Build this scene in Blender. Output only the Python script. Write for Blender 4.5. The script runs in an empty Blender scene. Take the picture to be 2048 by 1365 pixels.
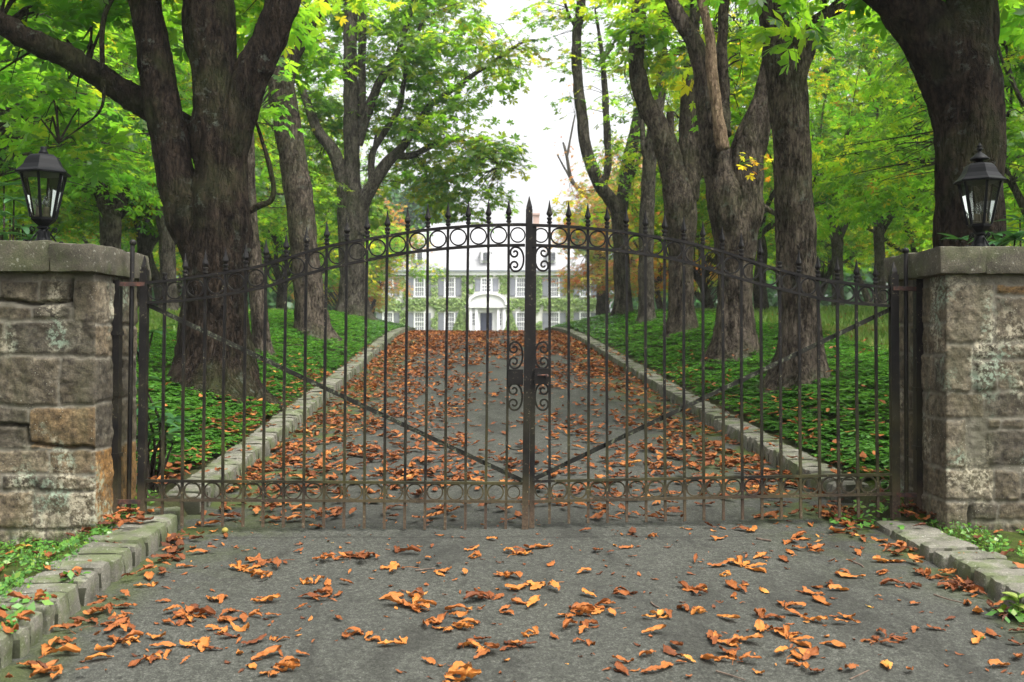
import bpy, math, random
import numpy as np
from mathutils import Vector, Matrix

# ------------------------------------------------------------------ camera, sky, sun, exposure
SC = bpy.context.scene
COL = SC.collection
F = 35.0 / 36.0 * 2048.0          # focal length in photo pixels
CAMZ = 1.06
cam_d = bpy.data.cameras.new('camera')
cam_d.lens = 35.0
cam_d.sensor_width = 36.0
cam_d.clip_end = 2000.0
cam_d.dof.use_dof = True
cam_d.dof.focus_distance = 6.0
cam_d.dof.aperture_fstop = 4.5
cam = bpy.data.objects.new('camera', cam_d)
cam.location = (0, 0, CAMZ)
cam.rotation_euler = (math.radians(90), 0, 0)
COL.objects.link(cam)
SC.camera = cam

SUN_EL, SUN_AZ = math.radians(62), math.radians(128)
world = bpy.data.worlds.new('World')
SC.world = world
world.use_nodes = True
wn, wl = world.node_tree.nodes, world.node_tree.links
wn.clear()
w_out = wn.new('ShaderNodeOutputWorld')
w_bg = wn.new('ShaderNodeBackground')
w_sky = wn.new('ShaderNodeTexSky')
w_sky.sky_type = 'NISHITA'
w_sky.sun_disc = False
w_sky.sun_elevation = SUN_EL
w_sky.sun_rotation = SUN_AZ
w_sky.air_density = 1.0
w_sky.dust_density = 6.0
w_sky.ozone_density = 0.6
w_hs = wn.new('ShaderNodeHueSaturation')
w_hs.inputs['Saturation'].default_value = 0.08
wl.new(w_sky.outputs[0], w_hs.inputs['Color'])
wl.new(w_hs.outputs[0], w_bg.inputs['Color'])
w_bg.inputs['Strength'].default_value = 0.15
wl.new(w_bg.outputs[0], w_out.inputs['Surface'])

sun_d = bpy.data.lights.new('sun', 'SUN')
sun_d.energy = 1.5
sun_d.angle = math.radians(35)
sun_d.color = (1.0, 0.95, 0.88)
sun = bpy.data.objects.new('sun', sun_d)
sun_dir = Vector((math.sin(SUN_AZ) * math.cos(SUN_EL), math.cos(SUN_AZ) * math.cos(SUN_EL), math.sin(SUN_EL)))
sun.rotation_euler = sun_dir.to_track_quat('Z', 'Y').to_euler()
sun.location = (0, -5, 30)
COL.objects.link(sun)

SC.view_settings.view_transform = 'Standard'
SC.view_settings.look = 'None'
SC.view_settings.exposure = 1.47
SC.view_settings.gamma = 1.0
SC.cycles.max_bounces = 8
SC.cycles.diffuse_bounces = 3
SC.cycles.transmission_bounces = 5
SC.cycles.transparent_max_bounces = 12
SC.cycles.use_denoising = True

# ------------------------------------------------------------------ helpers
rng = np.random.default_rng(7)
random.seed(7)


def P(px, py, d):
    return Vector(((px - 1024) / F * d, d, CAMZ + (682.5 - py) / F * d))


def _h(ix, iy, iz, seed):
    n = (ix * 374761393 + iy * 668265263 + iz * 2147483647 + seed * 1274126177) & 0xFFFFFFFF
    n = ((n ^ (n >> 13)) * 1274126177) & 0xFFFFFFFF
    n = n ^ (n >> 16)
    return (n & 0xFFFF) / 65535.0


def vnoise(p, seed=0):
    p = np.asarray(p, dtype=np.float64)
    i = np.floor(p).astype(np.int64)
    f = p - i
    f = f * f * (3 - 2 * f)
    r = 0
    for dx in (0, 1):
        wx = f[..., 0] if dx else 1 - f[..., 0]
        for dy in (0, 1):
            wy = f[..., 1] if dy else 1 - f[..., 1]
            for dz in (0, 1):
                wz = f[..., 2] if dz else 1 - f[..., 2]
                r = r + wx * wy * wz * _h(i[..., 0] + dx, i[..., 1] + dy, i[..., 2] + dz, seed)
    return r * 2 - 1


def fbm(p, octv=3, seed=0):
    p = np.asarray(p, dtype=np.float64)
    a, s, r = 1.0, 0.0, 0
    for k in range(octv):
        r = r + a * vnoise(p * (2.03 ** k), seed + k * 17)
        s += a
        a *= 0.5
    return r / s


def sstep(a, b, x):
    t = np.clip((np.asarray(x, dtype=np.float64) - a) / (b - a), 0, 1)
    return t * t * (3 - 2 * t)


def mesh_np(name, V, Fc, attrs=None, smooth=False):
    V = np.ascontiguousarray(V, dtype=np.float32)
    Fc = np.ascontiguousarray(Fc, dtype=np.int32)
    n, k = Fc.shape
    me = bpy.data.meshes.new(name)
    me.vertices.add(len(V))
    me.vertices.foreach_set('co', V.ravel())
    me.loops.add(n * k)
    me.loops.foreach_set('vertex_index', Fc.ravel())
    me.polygons.add(n)
    me.polygons.foreach_set('loop_start', np.arange(0, n * k, k, dtype=np.int32))
    me.update(calc_edges=True)
    if smooth:
        me.polygons.foreach_set('use_smooth', np.ones(n, dtype=bool))
    for an, (dom, arr) in (attrs or {}).items():
        at = me.attributes.new(an, 'FLOAT', dom)
        at.data.foreach_set('value', np.ascontiguousarray(arr, dtype=np.float32))
    return me


def link(name, me, mat=None, parent=None, loc=None):
    o = bpy.data.objects.new(name, me)
    COL.objects.link(o)
    if mat is not None:
        for m in (mat if isinstance(mat, (list, tuple)) else [mat]):
            me.materials.append(m)
    if parent is not None:
        o.parent = parent
    if loc is not None:
        o.location = loc
    return o


def origin(parent):
    v = Vector((0, 0, 0))
    while parent is not None:
        v += parent.location
        parent = parent.parent
    return v


def tag(o, label=None, cat=None, group=None, kind=None):
    if label:
        o['label'] = label
    if cat:
        o['category'] = cat
    if group:
        o['group'] = group
    if kind:
        o['kind'] = kind
    return o


def empty(name, loc, label, cat, group=None):
    o = bpy.data.objects.new(name, None)
    o.empty_display_size = 0.1
    COL.objects.link(o)
    o.location = loc
    return tag(o, label, cat, group)


def copy_tree(o, parent=None):
    kids = [c for c in COL.objects if c.parent == o]
    c = o.copy()
    COL.objects.link(c)
    c.parent = parent
    for k in kids:
        copy_tree(k, c)
    return c


class MB:
    """collects faces given in WORLD coordinates, builds ONE mesh object"""

    def __init__(s):
        s.v, s.f, s.m = [], [], []
        s.mi = 0

    def add(s, V, Fs):
        b = len(s.v)
        s.v.extend(tuple(p) for p in V)
        for f in Fs:
            s.f.append(tuple(int(i) + b for i in f))
            s.m.append(s.mi)
        return s

    def box(s, a, b, bev=0.0):
        x0, y0, z0 = (min(a[i], b[i]) for i in range(3))
        x1, y1, z1 = (max(a[i], b[i]) for i in range(3))
        V = [(x0, y0, z0), (x1, y0, z0), (x1, y1, z0), (x0, y1, z0), (x0, y0, z1), (x1, y0, z1), (x1, y1, z1), (x0, y1, z1)]
        return s.add(V, [(0, 3, 2, 1), (4, 5, 6, 7), (0, 1, 5, 4), (1, 2, 6, 5), (2, 3, 7, 6), (3, 0, 4, 7)])

    def bar(s, p0, p1, w, t, up=Vector((0, 1, 0)), taper=1.0):
        p0, p1 = Vector(p0), Vector(p1)
        d = (p1 - p0).normalized()
        n = d.cross(up).normalized()
        u = n.cross(d).normalized()
        V = []
        for p, k in ((p0, 1.0), (p1, taper)):
            for a, b in ((-1, -1), (1, -1), (1, 1), (-1, 1)):
                V.append(p + n * a * w * 0.5 * k + u * b * t * 0.5 * k)
        return s.add(V, [(0, 1, 2, 3), (7, 6, 5, 4), (0, 4, 5, 1), (1, 5, 6, 2), (2, 6, 7, 3), (3, 7, 4, 0)])

    def lathe(s, c, prof, n=12, rot=0.0, sq=1.0):
        """prof: list of (r, z) about the vertical axis through c"""
        V, Fs = [], []
        for r, z in prof:
            for k in range(n):
                a = rot + 2 * math.pi * k / n
                V.append((c[0] + r * math.cos(a), c[1] + r * math.sin(a) * sq, c[2] + z))
        for i in range(len(prof) - 1):
            for k in range(n):
                k2 = (k + 1) % n
                Fs.append((i * n + k, i * n + k2, (i + 1) * n + k2, (i + 1) * n + k))
        Fs.append(tuple(range(n - 1, -1, -1)))
        Fs.append(tuple(range((len(prof) - 1) * n, len(prof) * n)))
        return s.add(V, Fs)

    def tube(s, pts, rad, n=8):
        V, Fq = sweep(np.array([tuple(p) for p in pts]), np.array(rad if hasattr(rad, '__len__') else [rad] * len(pts)), n)
        return s.add(V, Fq)

    def build(s, name, mat, parent=None, smooth=False):
        o0 = origin(parent)
        me = bpy.data.meshes.new(name)
        me.from_pydata([(p[0] - o0.x, p[1] - o0.y, p[2] - o0.z) for p in s.v], [], s.f)
        if any(s.m):
            me.polygons.foreach_set('material_index', s.m)
        if smooth:
            me.polygons.foreach_set('use_smooth', np.ones(len(s.f), dtype=bool))
        me.update()
        return link(name, me, mat, parent)


def catmull(pts, step):
    """pts (n,k): resample a smooth curve with ~step spacing on the first three columns"""
    pts = np.asarray(pts, dtype=np.float64)
    out = []
    n = len(pts)
    for i in range(n - 1):
        p0 = pts[max(i - 1, 0)]
        p1, p2 = pts[i], pts[i + 1]
        p3 = pts[min(i + 2, n - 1)]
        m = max(1, int(np.linalg.norm(p2[:3] - p1[:3]) / step))
        for k in range(m):
            t = k / m
            out.append(0.5 * ((2 * p1) + (-p0 + p2) * t + (2 * p0 - 5 * p1 + 4 * p2 - p3) * t * t + (-p0 + 3 * p1 - 3 * p2 + p3) * t ** 3))
    out.append(pts[-1])
    return np.array(out)


def sweep(pts, rad, n=8, rough=0.0, seed=0, ridge=0.0, close=True):
    """tube of n sides; optional bark roughness.  returns V, quads"""
    pts = np.asarray(pts, dtype=np.float64)
    rad = np.array(np.broadcast_to(np.asarray(rad, dtype=np.float64), (len(pts),)))
    if close:
        pts = np.vstack([pts, pts[-1] + (pts[-1] - pts[-2]) * 0.02])
        rad = np.append(rad, rad[-1] * 0.05)
        pts = np.vstack([pts[0] - (pts[1] - pts[0]) * 0.02, pts])
        rad = np.insert(rad, 0, rad[0] * 0.05)
    m = len(pts)
    tan = np.gradient(pts, axis=0)
    tan /= np.linalg.norm(tan, axis=1)[:, None] + 1e-12
    a = np.array([1.0, 0, 0]) if abs(tan[0][0]) < 0.8 else np.array([0, 1.0, 0])
    u = np.cross(tan[0], a)
    u /= np.linalg.norm(u)
    U = np.zeros((m, 3))
    for i in range(m):
        u = u - tan[i] * np.dot(u, tan[i])
        u /= np.linalg.norm(u) + 1e-12
        U[i] = u
    W = np.cross(tan, U)
    ang = np.linspace(0, 2 * np.pi, n, endpoint=False)
    dirs = U[:, None, :] * np.cos(ang)[None, :, None] + W[:, None, :] * np.sin(ang)[None, :, None]
    V = pts[:, None, :] + dirs * rad[:, None, None]
    if rough > 0:
        k = rough * fbm(V * 3.2, 3, seed) * rad[:, None] + ridge * fbm(V * np.array([17, 17, 4.0]), 3, seed + 5)
        V = V + dirs * k[..., None]
    i = np.arange(m - 1)[:, None] * n
    j = np.arange(n)[None, :]
    j2 = (j + 1) % n
    Fq = np.stack([i + j, i + j2, i + n + j2, i + n + j], -1).reshape(-1, 4)
    return V.reshape(-1, 3), Fq


class NP:
    """collects numpy quad soups with one float attribute 't' per face"""

    def __init__(s):
        s.V, s.F, s.t, s.n = [], [], [], 0

    def add(s, V, Fq, t=0.0):
        V = np.asarray(V).reshape(-1, 3)
        s.V.append(V)
        s.F.append(np.asarray(Fq) + s.n)
        s.t.append(np.broadcast_to(np.asarray(t, dtype=np.float32), (len(Fq),)))
        s.n += len(V)
        return s

    def mesh(s, name, org=(0, 0, 0), smooth=False):
        V = np.vstack(s.V) - np.asarray(tuple(org))
        return mesh_np(name, V, np.vstack(s.F), {'t': ('FACE', np.concatenate(s.t))}, smooth)

    def build(s, name, mat, parent=None, smooth=False):
        return link(name, s.mesh(name, origin(parent), smooth), mat, parent)


# ------------------------------------------------------------------ materials
def mat_new(name):
    m = bpy.data.materials.new(name)
    m.use_nodes = True
    nt = m.node_tree
    nt.nodes.clear()
    out = nt.nodes.new('ShaderNodeOutputMaterial')
    return m, nt, out


class N:
    def __init__(s, nt):
        s.nt = nt

    def __call__(s, typ, ins=None, **props):
        n = s.nt.nodes.new('ShaderNode' + typ)
        for k, v in props.items():
            setattr(n, k, v)
        for k, v in (ins or {}).items():
            sock = n.inputs[k]
            if hasattr(v, 'is_output'):
                s.nt.links.new(v, sock)
            elif isinstance(v, (tuple, list)) and len(v) == 3 and sock.type == 'RGBA':
                sock.default_value = (*v, 1)
            else:
                sock.default_value = v
        return n

    def co(s, scale=(1, 1, 1), src='Object'):
        tc = s('TexCoord')
        mp = s('Mapping', {'Vector': tc.outputs[src], 'Scale': scale})
        return mp.outputs[0]

    def noise(s, co, scale, detail=4, rough=0.55, dist=0.0):
        return s('TexNoise', {'Vector': co, 'Scale': scale, 'Detail': detail, 'Roughness': rough, 'Distortion': dist}).outputs['Fac']

    def ramp(s, fac, stops, interp='LINEAR'):
        r = s('ValToRGB', {'Fac': fac})
        cr = r.color_ramp
        cr.interpolation = interp
        while len(cr.elements) < len(stops):
            cr.elements.new(0.5)
        for e, (p, c) in zip(cr.elements, stops):
            e.position = p
            e.color = (*c, 1) if len(c) == 3 else c
        return r.outputs['Color']

    def mask(s, fac, a, b):
        r = s('MapRange', {'Value': fac, 'From Min': a, 'From Max': b}, clamp=True)
        return r.outputs[0]

    def mix(s, fac, a, b, blend='MIX'):
        m = s('Mix', data_type='RGBA', blend_type=blend)
        for sock, v in ((m.inputs[0], fac), (m.inputs[6], a), (m.inputs[7], b)):
            if hasattr(v, 'is_output'):
                s.nt.links.new(v, sock)
            elif isinstance(v, (tuple, list)):
                sock.default_value = (*v, 1)
            else:
                sock.default_value = v
        return m.outputs[2]

    def math(s, op, a, b=0.0):
        m = s('Math', operation=op)
        for i, v in ((0, a), (1, b)):
            if hasattr(v, 'is_output'):
                s.nt.links.new(v, m.inputs[i])
            else:
                m.inputs[i].default_value = v
        return m.outputs[0]

    def bump(s, h, strength=0.5, dist=0.01):
        return s('Bump', {'Height': h, 'Strength': strength, 'Distance': dist}).outputs[0]

    def attr(s, name='t'):
        return s('Attribute', attribute_name=name).outputs['Fac']

    def pos(s):
        g = s('NewGeometry')
        return s('SeparateXYZ', {'Vector': g.outputs['Position']}).outputs


def principled(name, col, rough=0.6, metal=0.0, bump=None, spec=0.5):
    m, nt, out = mat_new(name)
    n = N(nt)
    p = n('BsdfPrincipled', {'Base Color': col, 'Roughness': rough, 'Metallic': metal, 'Specular IOR Level': spec})
    nt.links.new(p.outputs[0], out.inputs[0])
    return m


def m_leaf(name, stops, tstops, gloss=0.35, trans=0.45, rnd=False):
    """thin leaf: diffuse + translucent + sheen, colour picked per face ('t')"""
    m, nt, out = mat_new(name)
    n = N(nt)
    t = n.attr('t')
    if rnd:
        oi = n('ObjectInfo')
        t = n.math('ADD', t, n.math('MULTIPLY', n.math('SUBTRACT', oi.outputs['Random'], 0.5), 0.25))
    c1 = n.ramp(t, stops)
    c2 = n.ramp(t, tstops)
    p = n('BsdfPrincipled', {'Base Color': c1, 'Roughness': gloss, 'Specular IOR Level': 0.4})
    tr = n('BsdfTranslucent', {'Color': c2})
    mx = n('MixShader', {0: trans, 1: p.outputs[0], 2: tr.outputs[0]})
    nt.links.new(mx.outputs[0], out.inputs[0])
    return m


M = {}
M['leaf'] = m_leaf('chestnut_leaf',
                   [(0.0, (.03, .075, .014)), (.5, (.07, .125, .018)), (.8, (.15, .18, .025)), (.93, (.32, .24, .02)), (1.0, (.38, .14, .02))],
                   [(0.0, (.14, .38, .025)), (.5, (.31, .56, .025)), (.8, (.66, .70, .03)), (.93, (.85, .64, .03)), (1.0, (.75, .3, .03))], trans=.68, rnd=True)
M['leaf_cool'] = m_leaf('cool_leaf',
                        [(0.0, (.03, .1, .04)), (.6, (.06, .14, .05)), (1.0, (.12, .18, .05))],
                        [(0.0, (.08, .25, .07)), (.6, (.14, .32, .09)), (1.0, (.28, .38, .08))], trans=.45, rnd=True)
M['leaf_autumn'] = m_leaf('autumn_leaf',
                          [(0.0, (.1, .17, .02)), (.35, (.22, .22, .03)), (.6, (.38, .2, .04)), (1.0, (.42, .1, .02))],
                          [(0.0, (.3, .5, .03)), (.35, (.6, .55, .05)), (.6, (.8, .42, .08)), (1.0, (.75, .25, .06))], trans=.5, rnd=True)
M['pachy'] = m_leaf('ground_cover_leaf',
                    [(0.0, (.032, .09, .018)), (.5, (.058, .16, .027)), (.85, (.10, .235, .035)), (1.0, (.14, .22, .03))],
                    [(0.0, (.07, .24, .02)), (.6, (.14, .38, .025)), (1.0, (.26, .42, .025))], gloss=.27, trans=.25)
M['rhodo'] = m_leaf('rhododendron_leaf',
                    [(0.0, (.018, .06, .022)), (.6, (.03, .09, .03)), (1.0, (.06, .13, .03))],
                    [(0.0, (.03, .12, .03)), (1.0, (.08, .2, .03))], gloss=.28, trans=.15)
M['grass'] = m_leaf('grass_blade',
                    [(0.0, (.08, .16, .02)), (.6, (.15, .25, .035)), (1.0, (.28, .26, .07))],
                    [(0.0, (.08, .22, .02)), (.6, (.15, .3, .03)), (1.0, (.28, .28, .06))], gloss=.5, trans=.3)
M['ivy'] = m_leaf('ivy_leaf',  # greens paled to imitate the glare on the house front
                  [(0.0, (.15, .25, .06)), (.6, (.25, .37, .10)), (1.0, (.38, .47, .17))],
                  [(0.0, (.08, .22, .03)), (1.0, (.25, .35, .06))], gloss=.5, trans=.25)
DRY = [(0.0, (.09, .030, .014)), (.2, (.17, .052, .016)), (.5, (.32, .108, .026)), (.8, (.47, .185, .038)), (.92, (.54, .27, .06)), (.975, (.55, .36, .05)), (1.0, (.22, .26, .06))]


def m_dry(name, per_object):
    m, nt, out = mat_new(name)
    n = N(nt)
    t = n.attr('t')
    if per_object:
        t = n.math('ADD', n.math('MULTIPLY', n('ObjectInfo').outputs['Random'], .66), n.math('MULTIPLY', t, .25))
    co = n.co()
    nz = n.noise(co, 28, 3)
    t2 = n.math('ADD', t, n.math('MULTIPLY', n.math('SUBTRACT', nz, .5), .28))
    col = n.ramp(t2, DRY)
    p = n('BsdfPrincipled', {'Base Color': col, 'Roughness': .6, 'Specular IOR Level': .2,
                             'Normal': n.bump(n.noise(co, 160, 3), .4, .003)})
    tr = n('BsdfTranslucent', {'Color': col})
    mx = n('MixShader', {0: .15, 1: p.outputs[0], 2: tr.outputs[0]})
    nt.links.new(mx.outputs[0], out.inputs[0])
    return m


M['dry'] = m_dry('dry_leaf', True)
DRY = [(0.0, (.075, .028, .014)), (.25, (.15, .05, .018)), (.5, (.25, .083, .024)), (.8, (.37, .14, .035)), (.95, (.46, .22, .05)), (1.0, (.5, .32, .06))]
M['dry_mass'] = m_dry('dry_leaf_mass', False)


def m_bark(name, dark, light, lichen=.25, moss=.3, sc=1.0):
    m, nt, out = mat_new(name)
    n = N(nt)
    co = n.co((sc, sc, sc * .26))
    co2 = n.co()
    wob = n.noise(n.co(), 5, 4, .6)
    co = n('VectorMath', {0: co, 1: n('VectorMath', {0: wob, 1: (.12, .12, .05)}, operation='MULTIPLY').outputs[0]}, operation='ADD').outputs[0]
    v = n('TexVoronoi', {'Vector': co, 'Scale': 22.0, 'Randomness': 1.0}, feature='DISTANCE_TO_EDGE').outputs['Distance']
    nz = n.noise(co, 13, 7, .65, .6)
    nf = n.noise(co, 55, 4, .6)
    crack = n.mask(v, 0.0, .3)
    h = n.math('ADD', n.math('MULTIPLY', crack, .22), n.math('ADD', n.math('MULTIPLY', nz, 1.1), n.math('MULTIPLY', nf, .3)))
    fl = n.noise(n.co((1, 1, .55)), 24, 5, .75, .6)
    tone = n.math('ADD', n.math('MULTIPLY', nz, .45), n.math('ADD', n.math('MULTIPLY', crack, .07), n.math('MULTIPLY', fl, .5)))
    col = n.ramp(tone, [(.39, dark), (.5, tuple((a + b) * .45 for a, b in zip(dark, light))), (.62, light)])
    h = n.math('ADD', h, n.math('MULTIPLY', fl, .8))
    pt = n.noise(n.co((1, 1, .6)), 4.5, 4, .6)
    col = n.mix(n.math('MULTIPLY', n.mask(pt, .5, .62), .55), col, n.mix(.6, col, light))
    col = n.mix(n.math('MULTIPLY', n.mask(pt, .48, .36), .5), col, dark)
    fz = n.noise(n.co((1, 1, .15)), 21, 3, .55, 1.1)
    rid = n.mask(n.math('ABSOLUTE', n.math('SUBTRACT', fz, .5)), .0, .045)
    col = n.mix(n.math('MULTIPLY', n.math('SUBTRACT', 1.0, rid), .6), col, tuple(q * .5 for q in dark))
    h = n.math('ADD', h, n.math('MULTIPLY', rid, .55))
    big = n.noise(co2, 1.1, 4, .6)
    col = n.mix(n.math('MULTIPLY', n.mask(big, .5, .68), moss), col, (.045, .055, .02))
    ln = n.noise(co2, 9, 5, .7)
    lb = n.noise(co2, 1.7, 2)
    lm = n.math('MULTIPLY', n.mask(ln, .56, .62), n.mask(lb, .5, .62))
    col = n.mix(n.math('MULTIPLY', lm, lichen), col, (.17, .2, .165))
    p = n('BsdfPrincipled', {'Base Color': col, 'Roughness': .95, 'Specular IOR Level': .06, 'Normal': n.bump(h, 1.0, .04)})
    nt.links.new(p.outputs[0], out.inputs[0])
    return m


M['bark_dark'] = m_bark('dark_chestnut_bark', (.003, .0023, .0017), (.042, .031, .022), .35, .55)  # dark bark, darkened further to stand in for missing canopy shade
M['bark'] = m_bark('chestnut_bark', (.009, .0072, .0055), (.15, .122, .094), .35, .5)
M['bark_grey'] = m_bark('grey_bark', (.012, .0105, .008), (.15, .132, .105), .3, .55)
M['deadwood'] = m_bark('bleached_dead_wood', (.10, .065, .042), (.40, .29, .19), 0, 0, 1.6)


def m_stone(name):
    """masonry: per stone tint from 'tint', mortar from 'mortar'"""
    m, nt, out = mat_new(name)
    n = N(nt)
    co = n.co()
    tint = n.attr('tint')
    mort = n.attr('mortar')
    col = n.ramp(tint, [(0.0, (.11, .107, .09)), (.3, (.17, .158, .125)), (.55, (.20, .178, .13)), (.75, (.28, .265, .215)), (.9, (.25, .17, .08)), (1.0, (.40, .24, .09))])
    nz = n.noise(co, 9, 8, .68)
    fine = n.noise(co, 90, 4, .7)
    m2 = n.noise(co, 24, 5, .72)
    col = n.mix(.8, col, n.ramp(m2, [(.34, (.05, .045, .04)), (.5, (.42, .4, .37)), (.66, (.8, .76, .7))]), 'OVERLAY')
    strat = n.noise(n.co((3, 3, 30)), 2.2, 4, .6, .8)
    col = n.mix(n.mask(nz, .3, .75), col, (.32, .28, .22), 'MULTIPLY')
    col = n.mix(.55, col, n.ramp(fine, [(.3, (.03, .026, .022)), (.7, (.5, .46, .4))]), 'OVERLAY')
    col = n.mix(n.math('MULTIPLY', n.mask(strat, .5, .65), .35), col, (.07, .055, .04))
    col = n.mix(mort, col, n.ramp(nz, [(.3, (.08, .072, .054)), (.7, (.18, .165, .128))]))
    # dark algae streaks, moss, pale crustose lichen
    al = n.noise(n.co((2.2, 2.2, .8)), 2.2, 5, .65)
    col = n.mix(n.math('MULTIPLY', n.mask(al, .5, .66), .45), col, (.05, .05, .024))
    ln = n.noise(co, 38, 5, .75)
    lb = n.noise(n.co((1, 1, .6)), 3.1, 3, .6)
    lm = n.math('MULTIPLY', n.mask(ln, .47, .56), n.mask(lb, .5, .58))
    col = n.mix(n.math('MULTIPLY', lm, .62), col, n.ramp(n.noise(co, 5, 2), [(.42, (.26, .34, .25)), (.56, (.44, .40, .29))]))
    sp = n('TexVoronoi', {'Vector': co, 'Scale': 60.0}).outputs['Distance']
    sm = n.math('MULTIPLY', n.math('SUBTRACT', 1.0, n.mask(sp, .1, .17)), n.mask(n.noise(co, 4.3, 3), .55, .6))
    col = n.mix(n.math('MULTIPLY', sm, .8), col, (.36, .36, .29))
    z = n.pos()[2]
    low = n.math('MULTIPLY', n.math('SUBTRACT', 1.0, n.mask(z, .0, .14)), n.mask(n.noise(co, 7, 4), .42, .6))
    col = n.mix(n.math('MULTIPLY', low, .7), col, (.05, .075, .015))
    h = n.math('ADD', n.math('MULTIPLY', nz, 1.0), n.math('ADD', n.math('MULTIPLY', m2, .7), n.math('MULTIPLY', fine, .35)))
    p = n('BsdfPrincipled', {'Base Color': col, 'Roughness': .88, 'Specular IOR Level': .25, 'Normal': n.bump(h, .8, .012)})
    nt.links.new(p.outputs[0], out.inputs[0])
    return m


M['masonry'] = m_stone('field_stone_masonry')


def m_granite(name, base, hi, mossy=.6):
    m, nt, out = mat_new(name)
    n = N(nt)
    co = n.co()
    nz = n.noise(co, 6, 7, .65)
    fine = n.noise(co, 140, 3, .7)
    col = n.ramp(nz, [(.3, base), (.7, hi)])
    col = n.mix(.6, col, n.ramp(fine, [(.35, (.06, .06, .055)), (.65, (.5, .5, .46))]), 'OVERLAY')
    t = n.attr('t')
    col = n.mix(n.math('MULTIPLY', t, .5), col, n.mix(.5, col, (.08, .075, .06)))
    mm = n.mask(n.noise(co, 4.5, 5, .7), .46, .6)
    col = n.mix(n.math('MULTIPLY', mm, mossy), col, (.06, .085, .02))
    wl_ = n.math('MULTIPLY', n.mask(n.noise(co, 45, 4, .7), .6, .66), .28)
    col = n.mix(wl_, col, (.5, .5, .42))
    col = n.mix(n.math('MULTIPLY', n.mask(t, 1.2, 1.8), .85), col, (.030, .032, .018))
    p = n('BsdfPrincipled', {'Base Color': col, 'Roughness': .85, 'Specular IOR Level': .2,
                             'Normal': n.bump(n.math('ADD', nz, n.math('MULTIPLY', fine, .3)), .7, .012)})
    nt.links.new(p.outputs[0], out.inputs[0])
    return m


M['granite'] = m_granite('kerb_granite', (.085, .082, .066), (.25, .24, .2))
M['capstone'] = m_granite('weathered_cap_stone', (.05, .046, .034), (.135, .12, .09), .32)


def m_iron():
    m, nt, out = mat_new('black_wrought_iron')
    n = N(nt)
    g = n('NewGeometry')
    co = g.outputs['Position']
    z = n.pos()[2]
    nz = n.noise(co, 9, 6, .7)
    fine = n.noise(co, 70, 4, .7)
    col = n.ramp(nz, [(.3, (.004, .0038, .0038)), (.7, (.014, .0125, .0115))])
    # algae film on the middle of the bars, rust on their feet
    low = n.math('SUBTRACT', 1.0, n.mask(z, .1, .95))
    al = n.math('MULTIPLY', low, n.mask(n.noise(co, 3.2, 4), .36, .62))
    col = n.mix(n.math('MULTIPLY', al, .75), col, (.075, .07, .026))
    foot = n.math('SUBTRACT', 1.0, n.mask(n.math('ADD', z, n.math('MULTIPLY', nz, .12)), .12, .34))
    col = n.mix(n.math('MULTIPLY', foot, .8), col, n.ramp(fine, [(.3, (.045, .03, .02)), (.7, (.115, .08, .056))]))
    chip = n.math('MULTIPLY', n.mask(fine, .6, .64), n.mask(nz, .5, .6))
    col = n.mix(n.math('MULTIPLY', chip, .65), col, (.22, .2, .12))
    rough = n.mix(foot, (.5, .5, .5), (.85, .85, .85))
    p = n('BsdfPrincipled', {'Base Color': col, 'Roughness': rough, 'Metallic': 0.0, 'Specular IOR Level': .16, 'Normal': n.bump(fine, .35, .002)})
    nt.links.new(p.outputs[0], out.inputs[0])
    return m


M['iron'] = m_iron()


def m_lichen_iron():
    m, nt, out = mat_new('lichen_spotted_iron')
    n = N(nt)
    co = n('NewGeometry').outputs['Position']
    col = n.ramp(n.noise(co, 12, 4), [(.3, (.007, .007, .0065)), (.7, (.024, .024, .018))])
    mk_ = n.math('MULTIPLY', n.mask(n.noise(co, 55, 4, .7), .54, .6), n.mask(n.noise(co, 6, 3), .42, .55))
    col = n.mix(n.math('MULTIPLY', mk_, .6), col, (.17, .19, .12))
    p = n('BsdfPrincipled', {'Base Color': col, 'Roughness': .6, 'Specular IOR Level': .15})
    nt.links.new(p.outputs[0], out.inputs[0])
    return m


M['brace'] = m_lichen_iron()


def m_rust():
    m, nt, out = mat_new('rusty_iron')
    n = N(nt)
    co = n('NewGeometry').outputs['Position']
    col = n.ramp(n.noise(co, 30, 5, .7), [(.38, (.010, .008, .008)), (.55, (.05, .02, .013)), (.75, (.14, .05, .025))])
    p = n('BsdfPrincipled', {'Base Color': col, 'Roughness': .8})
    nt.links.new(p.outputs[0], out.inputs[0])
    return m


M['rust'] = m_rust()
M['lamp_black'] = principled('lantern_black_paint', (.004, .0045, .005), .5, spec=.10)
M['socket'] = principled('candle_socket', (.16, .13, .09), .6)


def m_glass(name, tint, refl=1.0, rough=.02):
    m, nt, out = mat_new(name)
    n = N(nt)
    tr = n('BsdfTransparent', {'Color': tint})
    gl = n('BsdfGlossy', {'Color': (1, 1, 1), 'Roughness': rough})
    fr = n('Fresnel', {'IOR': 1.5})
    fac = n.math('ADD', n.math('MULTIPLY', fr.outputs[0], refl), .015)
    mx = n('MixShader', {0: fac, 1: tr.outputs[0], 2: gl.outputs[0]})
    nt.links.new(mx.outputs[0], out.inputs[0])
    return m


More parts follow.
